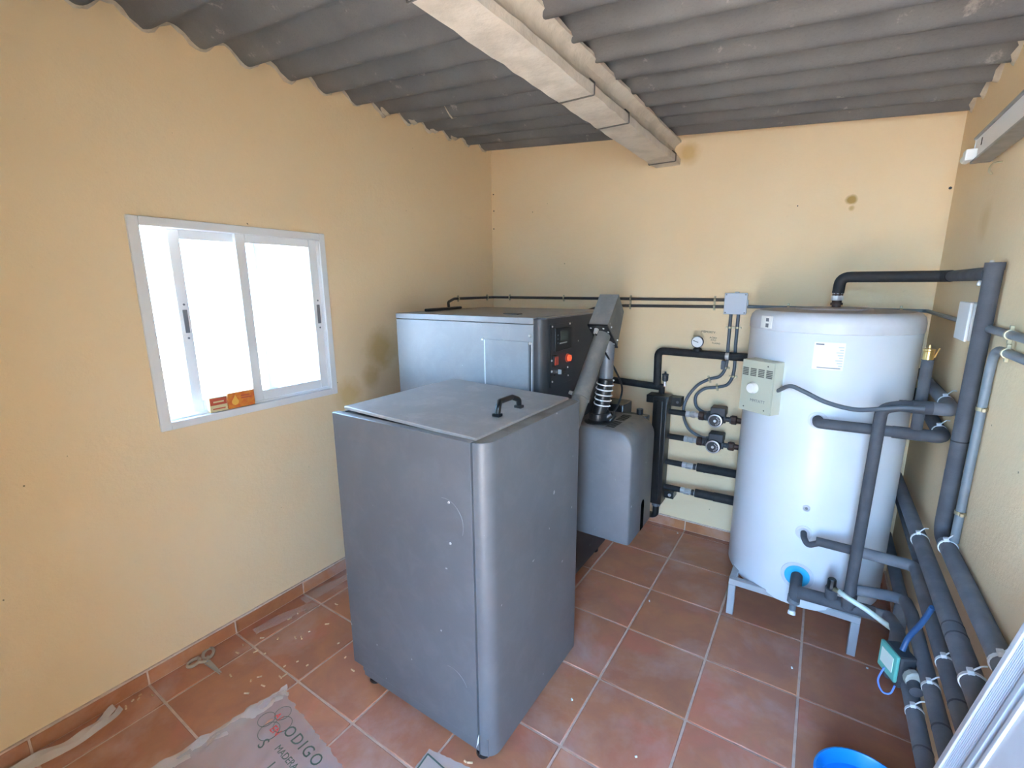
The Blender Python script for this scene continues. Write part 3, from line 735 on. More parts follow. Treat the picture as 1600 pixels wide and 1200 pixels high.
box('manifold_body', 'blacksteel', mf, -.775, -.694, 2.665, 2.765, .195, .862, .004)
box('front_bar', 'blacksteel', mf, -.755, -.715, 2.655, 2.667, .22, .84, .004)
box('top_flange', 'blacksteel', mf, -.818, -.688, 2.672, 2.765, .822, .868, .004)
br = box('bracket', 'blacksteel', mf, -.70, -.635, 2.745, 2.815, .800, .852, .003)
MB().cyl((-.655, 2.743, .826), (-.655, 2.747, .826), .008, 12).build('bolt', 'inkgrey', br)
br = box('bracket', 'blacksteel', mf, -.70, -.640, 2.735, 2.815, .218, .265, .003)
MB().cyl((-.662, 2.731, .242), (-.662, 2.737, .242), .010, 14).build('bolt', 'chrome', br)
LZ = (.771, .620, .459, .298); LY = 2.722
for z in LZ: MB().cyl((-.70, LY, z), (-.598, LY, z), .0165, 16).build('pipe_stub', 'rubber', mf)
MB().tube(fillet([(-.735, 2.715, .20), (-.735, 2.715, .10), (-.79, 2.715, .09)], .03), .02, 14).build('drain_stub', 'blacksteel', mf)
MB().cyl((-.735, 2.715, .165), (-.735, 2.715, .185), .026, 12).build('drain_stub', 'inkgrey', mf)

# ------------------------------------------------------------------ circulation pump lines
def pump(name, label, z):
    t = thing(name, label, 'pump', (-.43, LY, z), 'circulation pumps on the manifold')
    v = MB(); v.lathe([(.014, 0), (.019, .004), (.019, .022), (.015, .026), (.019, .034), (.0195, .05), (.015, .056), (.015, .074)], (-.60, LY, z), (1, 0, 0), 8)
    v.build('ball_valve', 'chrome', t, smooth=25)
    MB().lathe([(.022, 0), (.026, .003), (.026, .026), (.022, .029)], (-.527, LY, z), (1, 0, 0), 8).build('union_nut', 'rust', t, smooth=25)
    MB().lathe([(.017, 0), (.023, .003), (.023, .015), (.016, .018), (.016, .03)], (-.498, LY, z), (1, 0, 0), 20).build('threaded_end', 'pumpgrey', t)
    b = MB(); b.lathe([(.030, .04), (.040, .03), (.042, 0), (.040, -.03), (.037, -.04)], (-.432, LY-.006, z-.006), (0, 1, 0), 32)
    b.tube([(-.48, LY, z), (-.385, LY, z)], .024, 18)
    b.build('motor', 'pumpgrey', t)
    MB().lathe([(.037, -.040), (.037, -.044), (.031, -.045)], (-.432, LY-.006, z-.006), (0, 1, 0), 32).build('face_ring', 'ring', t)
    f = MB().lathe([(0, -.046), (.030, -.0455), (.031, -.043)], (-.432, LY-.006, z-.006), (0, 1, 0), 28).build('name_plate', 'dial', t)
    MB().lathe([(0, -.050), (.007, -.050), (.008, -.046)], (-.432, LY-.006, z-.006), (0, 1, 0), 14).build('vent_screw', 'screw', f)
    for k in range(7):
        a = R(-70 + k*22)
        MB().obox((-.432 + .021*math.cos(a), LY-.0525, z-.006 + .021*math.sin(a)), (math.cos(a), 0, math.sin(a)), (0, 1, 0), (-math.sin(a), 0, math.cos(a)), .004, .0006, .0015).build('printed_mark', 'ring', f)
    MB().box(-.462, -.384, LY-.035, LY+.04, z+.018, z+.066, .006).build('terminal_box', 'pumpgrey', t)
    MB().cyl((-.478, LY+.012, z+.02), (-.455, LY+.012, z+.026), .011, 12).build('cable_gland', 'pumpgrey', t)
    MB().lathe([(.014, 0), (.014, .03), (.022, .033), (.022, .040), (.014, .043)], (-.395, LY, z), (1, 0, 0), 18).build('threaded_end', 'pumpgrey', t)
    MB().lathe([(.020, 0), (.026, .003), (.026, .026), (.020, .029), (.016, .03), (.016, .19)], (-.358, LY, z), (1, 0, 0), 8).build('union_nut', 'rust', t, smooth=25)
    return t
pump('circulation_pump', 'upper black circulation pump with round silver face by the tank', LZ[0])
pump('circulation_pump', 'lower black circulation pump with round silver face by the tank', LZ[1])
for z, lab in ((LZ[2], 'upper insulated return pipe with chrome valve below the pumps'), (LZ[3], 'lowest insulated return pipe with chrome valve above the skirting')):
    t = thing('return_pipe', lab, 'pipe', (-.45, LY, z), 'insulated return pipes')
    MB().lathe([(.014, 0), (.019, .004), (.019, .024), (.015, .028), (.019, .036), (.0195, .056), (.015, .062), (.015, .095)], (-.60, LY, z), (1, 0, 0), 8).build('ball_valve', 'chrome', t, smooth=25)
    MB().lathe([(.018, 0), (.018, .014), (.014, .016)], (-.535, LY, z), (1, 0, 0), 12).build('union_nut', 'pumpgrey', t)
    MB().box(-.575, -.545, LY-.024, LY-.018, z-.012, z-.006, .001).build('valve_lever', 'steel', t)
    MB().cyl((-.514, LY, z+.001), (-.41, LY, z+.003), .0245, 18).build('pipe_sleeve', 'rubber', t)
    MB().cyl((-.412, LY, z+.003), (-.15, LY, z+.006), .0235 if z > .4 else .0265, 18).build('pipe_sleeve', 'rubber', t)

# handwriting on the plaster
hw = thing('handwriting', 'small black handwritten notes on plaster above the dial gauge', 'writing', (-.52, YB, 1.2))
for s_, x, z, sz in (('MEMORTY', -.566, 1.236, .016), ('ACBO', -.520, 1.204, .014), ('FITO', -.513, 1.190, .013), ('TUAMO', -.506, 1.174, .0125)):
    text_mesh('written_word', s_, sz, 'ink', (x, YB-.0006, z), (1, 0, -.06), (0, 0, 1), hw, .0002)
wb = bpy.data.objects['wall_back']
for (x, z) in ((-2.012, 2.13), (-2.010, 2.02), (-2.012, 1.90)):
    MB().cyl((x, YB-.001, z), (x, YB+.003, z), .005, 8).build('screw_hole', 'rust', wb)
for (x, z, r_) in ((-.16, 1.88, .003), (-.49, .40, .004), (.40, 1.90, .006)):
    MB().cyl((x, YB-.001, z), (x, YB+.003, z), r_, 8).build('screw_hole', 'ink', wb)

# ------------------------------------------------------------------ hot water tank
TX, TY, TR = .035, 2.42, .306
tk = thing('water_tank', 'large white cylindrical hot water tank on a steel stand', 'water tank', (TX, TY, .19))
MB().lathe([(0, .184), (.240, .183), (.262, .156), (.294, .152), (TR, .172), (TR, 1.312), (TR-.004, 1.316)], (TX, TY, 0), (0, 0, 1), 72).build('tank_jacket', 'tank', tk, smooth=50)
MB().lathe([(TR-.004, 1.312), (TR+.003, 1.316), (TR+.003, 1.350), (TR-.002, 1.372), (TR-.014, 1.386), (TR-.03, 1.391)], (TX, TY, 0), (0, 0, 1), 72).build('tank_cap', 'tankcap', tk, smooth=50)
MB().lathe([(TR-.03, 1.388), (TR-.03, 1.3915), (.14, 1.396), (.135, 1.402), (.02, 1.404), (0, 1.404)], (TX, TY, 0), (0, 0, 1), 60).build('cap_top', 'tanktop', tk)
def on_tank(ang, z, out=0): a = R(ang); return Vector((TX + (TR+out)*math.cos(a), TY + (TR+out)*math.sin(a), z))
def patch(a0, a1, z0, z1, out, th=.0012, n=10):
    m = MB(); vs = []
    for o_ in (out, out+th):
        for z in (z0, z1):
            for k in range(n+1): vs.append(on_tank(a0 + (a1-a0)*k/n, z, o_))
    q = n+1; fs = []
    for k in range(n):
        fs += [[k, k+1, q+k+1, q+k], [2*q+k, 3*q+k, 3*q+k+1, 2*q+k+1], [k, 2*q+k, 2*q+k+1, k+1], [q+k, q+k+1, 3*q+k+1, 3*q+k]]
    fs += [[0, q, 3*q, 2*q], [n, 2*q+n, 3*q+n, q+n]]
    return m.add(vs, fs)
st = patch(-99, -80.5, 1.180, 1.284, .0).build('label_sticker', 'paper', tk)
patch(-98, -93, 1.274, 1.279, .0005).build('printed_line', 'inkgrey', st)
patch(-96, -82, 1.186, 1.189, .0005).build('printed_line', 'inkgrey', st)
for k in range(8): patch(-83.5 - (k % 3), -81.2, 1.195+.010*k, 1.199+.010*k, .0005).build('printed_line', 'boxgrey', st)
bd = patch(-142, -131, 1.322, 1.372, .002, .006).build('cap_badge', 'paper', tk)
patch(-136.5, -133.5, 1.326, 1.342, .007).build('badge_window', 'inkgrey', bd); patch(-136.5, -133.5, 1.350, 1.364, .007).build('badge_window', 'inkgrey', bd)
def port(ang, z, r, mat='tankcap'):
    a = R(ang); ax = Vector((math.cos(a), math.sin(a), 0))
    return MB().lathe([(r, -.012), (r, .004), (r*.75, .006), (r*.55, .002), (0, .002)], on_tank(ang, z), ax, 28).build('port_collar', mat, tk)
port(-91, .979, .034); port(-90.5, .500, .030); port(-91.2, .300, .046, 'bluering')
pg = port(-90.8, .608, .014); MB().lathe([(.005, 0), (.005, .008), (0, .008)], on_tank(-90.8, .608), (0, -1, 0), 12).build('plug', 'inkgrey', pg)
MB().lathe([(.060, -.012), (.060, .001), (.05, .002), (.046, .0005)], on_tank(-91.2, .300), (0, -1, 0), 30).build('port_ring', 'boxgrey', tk)
# stand
sd = thing('tank_stand', 'low grey square-section steel stand under the white tank', 'stand', (TX, TY, 0))
sx0, sx1, sy0, sy1 = -.228, .262, 2.135, 2.70
for x in (sx0, sx1-.03):
    for y in (sy0, sy1-.03): MB().box(x, x+.03, y, y+.03, 0, .152, .002, 1).build('leg', 'frame', sd)
for y in (sy0, sy1-.03): MB().box(sx0, sx1, y, y+.03, .152, .181, .002, 1).build('rail', 'frame', sd)
for x in (sx0, sx1-.03): MB().box(x, x+.03, sy0+.03, sy1-.03, .152, .181, .002, 1).build('rail', 'frame', sd)

# thermostat on the tank
th = thing('thermostat', 'beige thermostat box with round white knob on the tank side', 'thermostat', on_tank(-130, .985))
na = R(-121); N = Vector((math.cos(na), math.sin(na), 0)); T_ = Vector((-math.sin(na), math.cos(na), 0)); UP = Vector((0, 0, 1))
tc = on_tank(-131, 1.083) + N*.02
TW, TH2, TD = .073, .110, .034
MB().obox(tc, T_, N, UP, TW, TD, TH2, .004).build('housing', 'beige_side', th)
fc = tc + N*(TD+.004)
MB().obox(fc, T_, N, UP, TW-.001, .005, TH2-.001, .002).build('front_cover', 'beige', th)
F0 = fc + N*.0052
for k in range(4):
    cc = F0 + T_*(-.054 + .036*k) + UP*.060
    for q in range(5): MB().obox(cc + UP*(-.014+.007*q), T_, N, UP, .0135, .0005, .0022).build('vent_slot', 'darkslot', th)
MB().lathe([(.024, -.002), (.023, .012), (.019, .018), (0, .019)], F0 + T_*-.012 + UP*(-.006), N, 26).build('knob', 'paper', th)
for (a, b) in ((.045, .092), (.045, -.092), (-.05, -.092)): MB().lathe([(.003, -.001), (.003, .0006), (0, .0006)], F0 + T_*a + UP*b, N, 10).build('screw', 'darkslot', th)
text_mesh('brand_print', 'MMTATT', .017, 'inkgrey', F0 + T_*-.022 + UP*-.064 + N*.0004, T_, UP, th, .0002)

# ------------------------------------------------------------------ pipework at the tank
def pipe(name, label, runs, cat='pipe', group=None):
    t = thing(name, label, cat, runs[0][0][0], group)
    for pts, r, mat, fil in runs: MB().tube(fillet(pts, fil), r, 18).build('pipe_run', mat, t)
    return t
def tie(parent, p, d, r, tail=(0, 0, 1)):
    p, d, tl = Vector(p), Vector(d).normalized(), Vector(tail).normalized()
    m = MB(); m.tube([p - d*.004, p + d*.004], r + .0018, 16)
    s_ = p + tl*(r+.003)
    m.obox(s_, d, tl, d.cross(tl), .007, .006, .006, .001, 1); m.tube([s_, s_ + tl*.015 + d.cross(tl)*.02, s_ + tl*.012 + d.cross(tl)*.03 + d*.006], .002, 6)
    m.build('cable_tie', 'tie', parent)
WX = XR - .024
VY = 1.865
# hot water outlet from the tank top
hot = pipe('hot_water_pipe', 'black insulated pipe looping from the tank top to the right wall and down', [
    ([(.045, 2.42, 1.462), (.048, 2.42, 1.528), (.37, 2.42, 1.526), (WX-.004, 2.38, 1.526)], .0215, 'rubber', .04),
    ([(WX-.002, 2.40, 1.526), (WX, VY+.03, 1.526)], .0195, 'foam', 0),
    ([(WX, VY, 1.545), (WX, VY, .93)], .0205, 'foam', 0),
    ([(WX, VY, .935), (WX, VY, .728), (WX, VY-.09, .726)], .021, 'foam', .05),
    ([(WX, VY-.07, .726), (WX, .62, .738), (XR+.03, .60, .738)], .0215, 'foam_dusty', .02)])
MB().lathe([(.016, 0), (.016, .012), (.022, .013), (.022, .022), (.017, .024), (.019, .04), (.019, .062)], (.045, 2.42, 1.40), (0, 0, 1), 16).build('brass_nipple', 'rust', hot)
MB().lathe([(.021, 0), (.022, .004), (.022, .018), (.018, .022), (.020, .030), (.012, .044)], (.045, 2.42, 1.432), (0, 0, 1), 8).build('compression_fitting', 'chrome', hot, smooth=25)
MB().tube([(WX, VY, 1.535), (WX, VY, 1.556)], .022, 18).build('pipe_cap', 'foam', hot)
for p in ((WX, VY+.035, 1.555), (WX-.004, VY+.10, 1.50)): MB().lathe([(.006, -.008), (.007, 0), (.004, .008)], p, (0, 0, 1), 10).build('bracket_screw', 'chrome', hot)
for y in (VY-.10, 1.235): tie(hot, (WX, y, .726 + .012*(1.795-y)/1.175), (0, 1, 0), .0225, (-.3, 0, 1))
MB().tube([(WX, VY, 1.03), (WX, VY, 1.034)], .0212, 18).build('tape_band', 'rubber', hot)
# long pipe along the right wall under it
LX = .370
lw = pipe('wall_pipe', 'grey foam pipe along the right wall, next below the hot water pipe', [([(LX, 2.72, .616), (LX, .64, .628), (XR+.03, .62, .628)], .0235, 'foam_dusty', .02)])
for y in (2.02, 1.30): tie(lw, (LX, y, .616 + .012*(2.72-y)/2.08), (0, 1, 0), .0245, (-.3, 0, 1))
for y in (1.50, 1.455): MB().tube([(LX, y-.003, .6235), (LX, y+.003, .6235)], .0241, 18).build('tape_band', 'foam', lw)
# thin pipe under it behind the tank
th_p = pipe('wall_pipe', 'thin grey pipe low behind the tank on the right wall', [([(XR-.018, 2.74, .50), (XR-.018, 2.11, .49)], .015, 'foam_dusty', 0)])
# upper port pipe, riser and air vent
p1 = pipe('tank_pipe', 'grey foam pipe from upper tank port to the right wall', [
    ([on_tank(-91, .982, .004), (.031, 2.052, .982), (.078, 2.050, .984)], .0185, 'foam', .02),
    ([(.045, 2.048, .985), (.27, 2.050, .989)], .0195, 'foam', 0),
    ([(.25, 2.050, .988), (WX, 2.050, .990), (WX, 2.16, .990), (WX, 2.70, 1.02)], .0215, 'foam', .04)])
tie(p1, (WX, 2.13, .990), (0, 1, 0), .0215, (-.2, 0, 1))
rs = thing('riser_pipe', 'short vertical grey foam riser with brass air vent on top', 'pipe', (.312, 2.05, 1.0))
MB().tube([(.313, 2.050, 1.008), (.311, 2.05, 1.250)], .0165, 18).build('pipe_run', 'foam', rs)
MB().lathe([(.011, 0), (.0145, .003), (.0145, .030), (.0165, .032), (.0165, .038), (.004, .040), (.003, .052), (0, .052)], (.310, 2.05, 1.248), (0, 0, 1), 20).build('brass_vent', 'brass', rs)
MB().tube([(.326, 2.05, 1.258), (.335, 2.048, 1.290)], .0025, 8).build('vent_lever', 'brass', rs)
# front vertical pipe
vp = pipe('tank_pipe', 'tall vertical grey foam pipe standing in front of the tank', [
    ([(.197, 1.985, .30), (.205, 1.985, 1.082), (.27, 1.990, 1.100)], .0185, 'foam', .035),
    ([(.25, 1.990, 1.096), (.33, 1.995, 1.098)], .020, 'foam', 0),
    ([(.318, 1.995, 1.098), (WX, 2.0, 1.096), (WX, 2.10, 1.098), (WX, 2.70, 1.11)], .0215, 'foam_dusty', .04)])
tie(vp, (WX, 2.12, 1.098), (0, 1, 0), .0215, (-.2, 0, 1))
MB().cyl((.283, 1.993, 1.097), (.335, 1.995, 1.098), .0225, 20).build('joint_sleeve', 'foam', vp)
tag(MB().tube(smooth_path([tc + T_*(TW+.001) + UP*-.005 + N*.008, (-.075, 2.04, 1.118), (-.03, 2.03, 1.106), (.045, 2.02, 1.075), (.13, 1.99, 1.066), (.20, 1.957, 1.085), (.26, 1.957, 1.098), (.31, 1.96, 1.10)], 8), .008, 12).build('thermostat_cable', 'cable_grey'), 'grey cable sagging from the thermostat across the tank front', 'cable')
# lower port pipe which carries on along the wall
p2 = pipe('tank_pipe', 'grey foam pipe from lower tank port, bending along the right wall', [
    ([on_tank(-90.5, .500, .003), (.034, 2.062, .503), (.05, 2.050, .480), (.09, 2.05, .505)], .0115, 'foam', .02),
    ([(.075, 2.050, .507), (.24, 2.050, .506)], .0175, 'foam', 0),
    ([(.22, 2.050, .506), (.377, 2.050, .503), (.377, 1.95, .500), (.377, .68, .495), (XR+.03, .66, .495)], .0205, 'foam_dusty', .03)])
# drain group
dr = pipe('drain_pipe', 'thick grey drain pipe from the blue tank port along the floor', [
    ([on_tank(-91.2, .300, .003), (.028, 2.03, .292), (.028, 2.02, .235)], .0215, 'foam', .03),
    ([(.035, 2.022, .282), (.285, 2.028, .286)], .0255, 'foam', 0),
    ([(.270, 2.028, .286), (.325, 2.03, .290), (.333, 1.90, .33), (.333, .70, .335), (XR+.03, .68, .335)], .0205, 'foam_dusty', .05)])
MB().lathe([(.022, -.03), (.0225, 0), (.018, .004), (.012, .01), (.012, .03)], (.027, 2.018, .232), (0, -.35, -1), 16).build('drain_cock', 'inkgrey', dr)
MB().lathe([(.010, .0), (.014, .004), (.014, .016), (.009, .018), (.006, .012), (0, .012)], (.026, 2.008, .203), (0, -.5, -1), 16).build('drain_nozzle', 'whiteplastic', dr)
rc_ = pipe('tank_pipe', 'curved grey foam pipe joining the drain pipe to the wall bundle', [
    ([(.215, 1.988, .382), (.30, 2.0, .388), (.357, 2.0, .39), (.357, 1.88, .415), (.357, .70, .420), (XR+.03, .68, .420)], .0195, 'foam_dusty', .05)])
sl = MB().tube([(.199, 1.988, .315), (.199, 1.986, .36)], .0235, 18).build('tee_sleeve', 'foam', rc_)
bv = thing('safety_valve', 'small dark valve with ribbed cap on the drain pipe', 'valve', (.145, 2.015, .31))
MB().tube([(.146, 2.018, .305), (.143, 2.012, .348)], .0205, 18).build('valve_sleeve', 'foam', bv)
MB().lathe([(.016, 0), (.016, .008), (.0145, .012), (.0145, .036), (.012, .040), (0, .040)], (.142, 2.012, .348), (0, 0, 1), 10).build('ribbed_cap', 'black', bv, smooth=20)
MB().cyl((.150, 2.005, .35), (.168, 1.988, .356), .009, 12).build('outlet', 'clip', bv)
tag(MB().tube(smooth_path([(.168, 1.987, .357), (.19, 1.962, .356), (.25, 1.945, .340), (.30, 1.925, .322), (.322, 1.91, .318)], 8), .0095, 14).build('discharge_hose', 'hose'), 'thin milky white hose sloping from the safety valve to the wall', 'hose')
tie(p2, (.377, 1.53, .4985), (0, 1, 0), .0205, (-.3, 0, 1)); tie(rc_, (.357, 1.52, .4165), (0, 1, 0), .0195, (-.3, 0, 1)); tie(dr, (.333, 1.51, .3315), (0, 1, 0), .0205, (-.3, 0, 1))
for par, x_, z_, rr2 in ((p2, .377, .4975, .0205), (rc_, .357, .4175, .0195), (dr, .333, .333, .0205)):
    MB().tube([(x_, 1.37, z_), (x_, 1.376, z_)], rr2+.0008, 18).build('tape_band', 'foam', par)
# green-plated return pump
gp = thing('recirculation_pump', 'compact pump with mint green plate low on the right wall pipes', 'pump', (.31, 1.66, .30))
gc_ = Vector((.305, 1.640, .385)); gu = Vector((.90, .43, 0)).normalized(); gv = Vector((-.43, .90, 0)).normalized()
MB().obox(gc_, gu, gv, UP, .024, .040, .042, .008).build('pump_body', 'pumpgrey', gp)
MB().obox(gc_ - gu*.028, gu, gv, UP, .005, .039, .044, .004).build('green_plate', 'green', gp)
MB().obox(gc_ - gu*.034 + UP*.004, gu, gv, UP, .001, .026, .024).build('rating_label', 'hose', gp)
MB().obox(gc_ - UP*.054 + gu*.004, gu, gv, UP, .019, .030, .016, .006).build('motor_foot', 'pumpgrey', gp)
MB().lathe([(.020, 0), (.026, .003), (.026, .020), (.021, .024)], gc_ + Vector((.026, -.052, .0)), (.25, -1, .1), 12).build('union_nut', 'nut', gp, smooth=25)
MB().cyl(gc_ + Vector((.018, -.03, 0)), gc_ + Vector((.03, -.10, -.01)), .017, 16).build('pump_outlet', 'foam', gp)
tag(MB().tube(smooth_path([gc_ + UP*.043 - gv*.005, gc_ + Vector((.012, .005, .085)), (.334, 1.624, .54), (.345, 1.600, .612)], 6), .0075, 12).build('pump_cable', 'bluecable'), 'thick blue cable rising from the mint green pump to the wall', 'cable')
tag(MB().tube(smooth_path([gc_ + Vector((-.032, -.010, -.03)), gc_ + Vector((-.042, -.015, -.075)), gc_ + Vector((-.030, -.028, -.100)), gc_ + Vector((-.012, -.032, -.094)), gc_ + Vector((-.004, -.028, -.066))], 8), .0025, 8).build('wire_loop', 'bluewire'), 'thin bright blue wire loop under the mint green pump', 'wire')
# foam pipe at floor level behind the tank
tag(MB().tube(fillet([(.375, 2.74, .30), (.375, 2.14, .30), (.370, 2.10, .24), (.37, 2.095, .0)], .04), .022, 16).build('floor_pipe', 'foam_dusty'), 'grey foam pipe dropping to the floor behind the tank corner', 'pipe')

# ------------------------------------------------------------------ right wall fittings
rb = thing('junction_box', 'white plastic box on the right wall behind the vertical pipe', 'junction box', (XR, 2.02, 1.32))
box('housing', 'whiteplastic', rb, XR-.034, XR, 1.955, 2.092, 1.325, 1.440, .004)
box('lid', 'whiteplastic', rb, XR-.042, XR-.034, 1.953, 2.094, 1.323, 1.442, .003)
CXR = XR - .012
t = conduit('wall_conduit', 'upper grey conduit on the right wall beyond the vertical pipe', [(CXR, 1.953, 1.372), (CXR, .30, 1.372)], .011, 'conduit', [((CXR, 1.665, 1.372), (0, 1, 0)), ((CXR, 1.2, 1.372), (0, 1, 0))], 0, (1, 0, 0))
t = conduit('wall_conduit', 'grey conduit on the right wall that bends down beside the vertical pipe', [(CXR, .30, 1.326), (CXR, 1.772, 1.326), (CXR, 1.772, .745)], .011, 'conduit', [((CXR, 1.66, 1.326), (0, 1, 0)), ((CXR, 1.772, 1.155), (0, 0, 1)), ((CXR, 1.772, .84), (0, 0, 1))], .06, (1, 0, 0))
# bare batten light, off
bl = thing('batten_light', 'grey fluorescent batten with white tube on the upper right wall', 'light fixture', (XR, 1.8, 1.9))
box('channel', 'whiteplastic', bl, XR-.050, XR, 1.00, 2.235, 1.893, 1.962, .002)
box('top_flange', 'steel', bl, XR-.056, XR, 1.00, 2.240, 1.962, 1.969, .001)
box('bottom_flange', 'steel', bl, XR-.060, XR-.010, 1.00, 2.215, 1.884, 1.892, .001)
box('end_plate', 'whiteplastic', bl, XR-.052, XR, 2.235, 2.240, 1.890, 1.964, .001)
lh = box('lamp_holder', 'paper', bl, XR-.078, XR-.049, 2.190, 2.236, 1.893, 1.928, .004)
MB().lathe([(.0135, 0), (.0145, .004), (.0145, .050), (.011, .060), (0, .063)], (XR-.062, 2.228, 1.911), (0, 1, 0), 18).build('holder_cap', 'paper', lh)
box('dark_notch', 'opening_black', bl, XR-.0508, XR-.0495, 2.150, 2.158, 1.928, 1.950)
for y in (1.55, 1.95): box('mounting_tab', 'steel', bl, XR-.03, XR, y, y+.05, 1.968, 1.982, .002)
hk = tag(MB().tube(smooth_path([(XR+.001, 2.12, 1.865), (XR-.02, 2.12, 1.862), (XR-.026, 2.122, 1.845), (XR-.018, 2.124, 1.832)], 6), .003, 8).build('wall_hook', 'clip'), 'small metal hook on the wall under the batten light', 'hook')

# ------------------------------------------------------------------ things on the floor
BKX, BKY = .236, 1.362
bk = thing('bucket', 'bright blue plastic bucket at the lower edge by the right wall', 'bucket', (BKX, BKY, 0))
MB().lathe([(0, .003), (.088, .003), (.092, .009), (.114, .150), (.119, .151), (.120, .160), (.114, .162), (.111, .157), (.096, .05), (.086, .012), (0, .009)], (BKX, BKY, 0), (0, 0, 1), 56).build('bucket_shell', 'blue', bk)
MB().lathe([(.1035, .112), (.1065, .115), (.106, .119)], (BKX, BKY, 0), (0, 0, 1), 56).build('inner_ridge', 'blue', bk)

# ribbed polycarbonate strips leaning on the right wall
pn = thing('ribbed_panel', 'pale ribbed plastic panel leaning against the right wall in the near corner', 'panel', (.36, 1.2, .1))
A_ = Vector((.365, 1.1165, .8855)); B_ = Vector((.305, 1.1505, .5015))
e_ = (A_ - B_).normalized()
wv_ = Vector((.0, -1, 0)); wv_ = (wv_ - e_*wv_.dot(e_)).normalized(); nn_ = e_.cross(wv_).normalized()
if nn_.x > 0: nn_ = -nn_
O_ = B_ - e_*.46
def strip(name, mat, u0, u1, off, th, parent=pn, ln=1.10):
    c_ = O_ + e_*(ln/2) + wv_*((u0+u1)/2) + nn_*off
    return MB().obox(c_, wv_, e_, nn_, (u1-u0)/2, ln/2, th/2, .001, 1).build(name, mat, parent)
strip('edge_profile', 'tankcap', 0, .016, 0, .012)
sh = strip('ribbed_sheet', 'poly', .016, .10, -.002, .005)
for k in range(9): strip('rib', 'poly', .020 + k*.006, .022 + k*.006, .0015, .003, sh)
strip('centre_profile', 'boxgrey', .078, .092, .002, .010)
strip('dark_band', 'foam_dusty', .092, .112, -.003, .004)
strip('edge_profile', 'tankcap', .112, .122, .003, .012)
sh2 = strip('white_sheet', 'tankcap', .122, .24, .002, .006)
MB().lathe([(.004, 0), (.004, .002), (0, .002)], O_ + e_*.50 + wv_*.165 + nn_*.005, nn_, 10).build('screw', 'foam', pn)

# scissors
sc = thing('scissors', 'worn grey scissors lying open by the left skirting', 'scissors', (-1.95, .66, 0))
def scissor_half(loop_c, lr1, lr2, tip, zoff, rot):
    lc = Vector((loop_c[0], loop_c[1], zoff)); pv = Vector((-1.945, .663, zoff)); tp = Vector((tip[0], tip[1], zoff))
    pts = []
    for k in range(21):
        a = 2*PI*k/20
        q = Vector((lr1*math.cos(a), lr2*math.sin(a), 0)); q.rotate(Matrix.Rotation(rot, 3, 'Z')); pts.append(lc + q)
    m = MB().tube(pts, .0062, 8, False)
    dv = (pv - lc).normalized(); m.tube([lc + dv*min(lr1, lr2), pv], [.006, .0065], 8)
    h = m.build('handle', 'scissor', sc)
    ax = (tp - pv).normalized(); sd_ = Vector((-ax.y, ax.x, 0))
    v = [pv + sd_*.011, pv - sd_*.011, tp - sd_*.0015, tp + sd_*.001]
    vs = [p + Vector((0, 0, -.001)) for p in v] + [p + Vector((0, 0, .001)) for p in v]
    MB().add(vs, [[0, 1, 2, 3], [4, 5, 6, 7], [0, 1, 5, 4], [1, 2, 6, 5], [2, 3, 7, 6], [3, 0, 4, 7]]).build('blade', 'blade', sc, smooth=0)
scissor_half((-1.985, .630), .017, .023, (-1.838, .668), .0085, R(20))
scissor_half((-1.992, .688), .019, .031, (-1.836, .662), .0055, R(60))
MB().lathe([(.005, 0), (.005, .012), (0, .013)], (-1.945, .663, 0), (0, 0, 1), 12).build('pivot_screw', 'steel', sc)

# crumpled plastic
def film_sheet(name, mat, quad, nx, ny, amp, freq, label, cat, edge=.0, seed=1):
    rnd = random.Random(seed); ph = [(rnd.uniform(0, 6), rnd.uniform(0, 6), rnd.uniform(.6, 1.4), rnd.uniform(.6, 1.4)) for _ in range(5)]
    vs = []; fs = []
    a, b, c, d = [Vector((*q, 0)) for q in quad]
    for i in range(nx+1):
        for j in range(ny+1):
            u, v = i/nx, j/ny
            p = a*(1-u)*(1-v) + b*u*(1-v) + c*u*v + d*(1-u)*v
            h = sum(abs(math.sin(freq*(p.x*q[2]*(1+.3*k) + p.y*q[3]) + q[0])*math.cos(freq*.8*(p.y*q[3]*(1+.2*k) - p.x*q[2]) + q[1])) for k, q in enumerate(ph))/5
            jx = edge*rnd.uniform(-1, 1) if i in (0, nx) or j in (0, ny) else 0
            vs.append((p.x + jx, p.y + jx, .0025 + amp*h**2))
    for i in range(nx):
        for j in range(ny):
            q = i*(ny+1)+j; fs.append([q, q+1, q+ny+2, q+ny+1])
    o = MB().add(vs, fs).build(name, mat, smooth=30)
    return tag(o, label, cat) if label else o
bag = thing('plastic_bag', 'flattened clear plastic pellet bag with red and green print on the floor', 'plastic bag', (-1.35, .5, 0))
o = film_sheet('bag_film', 'film', [(-1.560, .760), (-1.470, .742), (-1.04, .668), (-1.02, .22)], 2, 2, 0, 1, None, None)
bpy.data.objects.remove(o)
o = film_sheet('bag_film', 'film', [(-1.555, .755), (-1.055, .690), (-1.08, .10), (-1.63, .16)], 46, 46, .022, 17, None, None, .004, 3); attach(o, bag)
o2 = film_sheet('bag_seam', 'film2', [(-1.565, .775), (-1.515, .752), (-1.60, .16), (-1.65, .17)], 8, 40, .026, 23, None, None, .004, 5); attach(o2, bag)
xd = (.98, -.06, 0); yd = (.05, 1, 0)
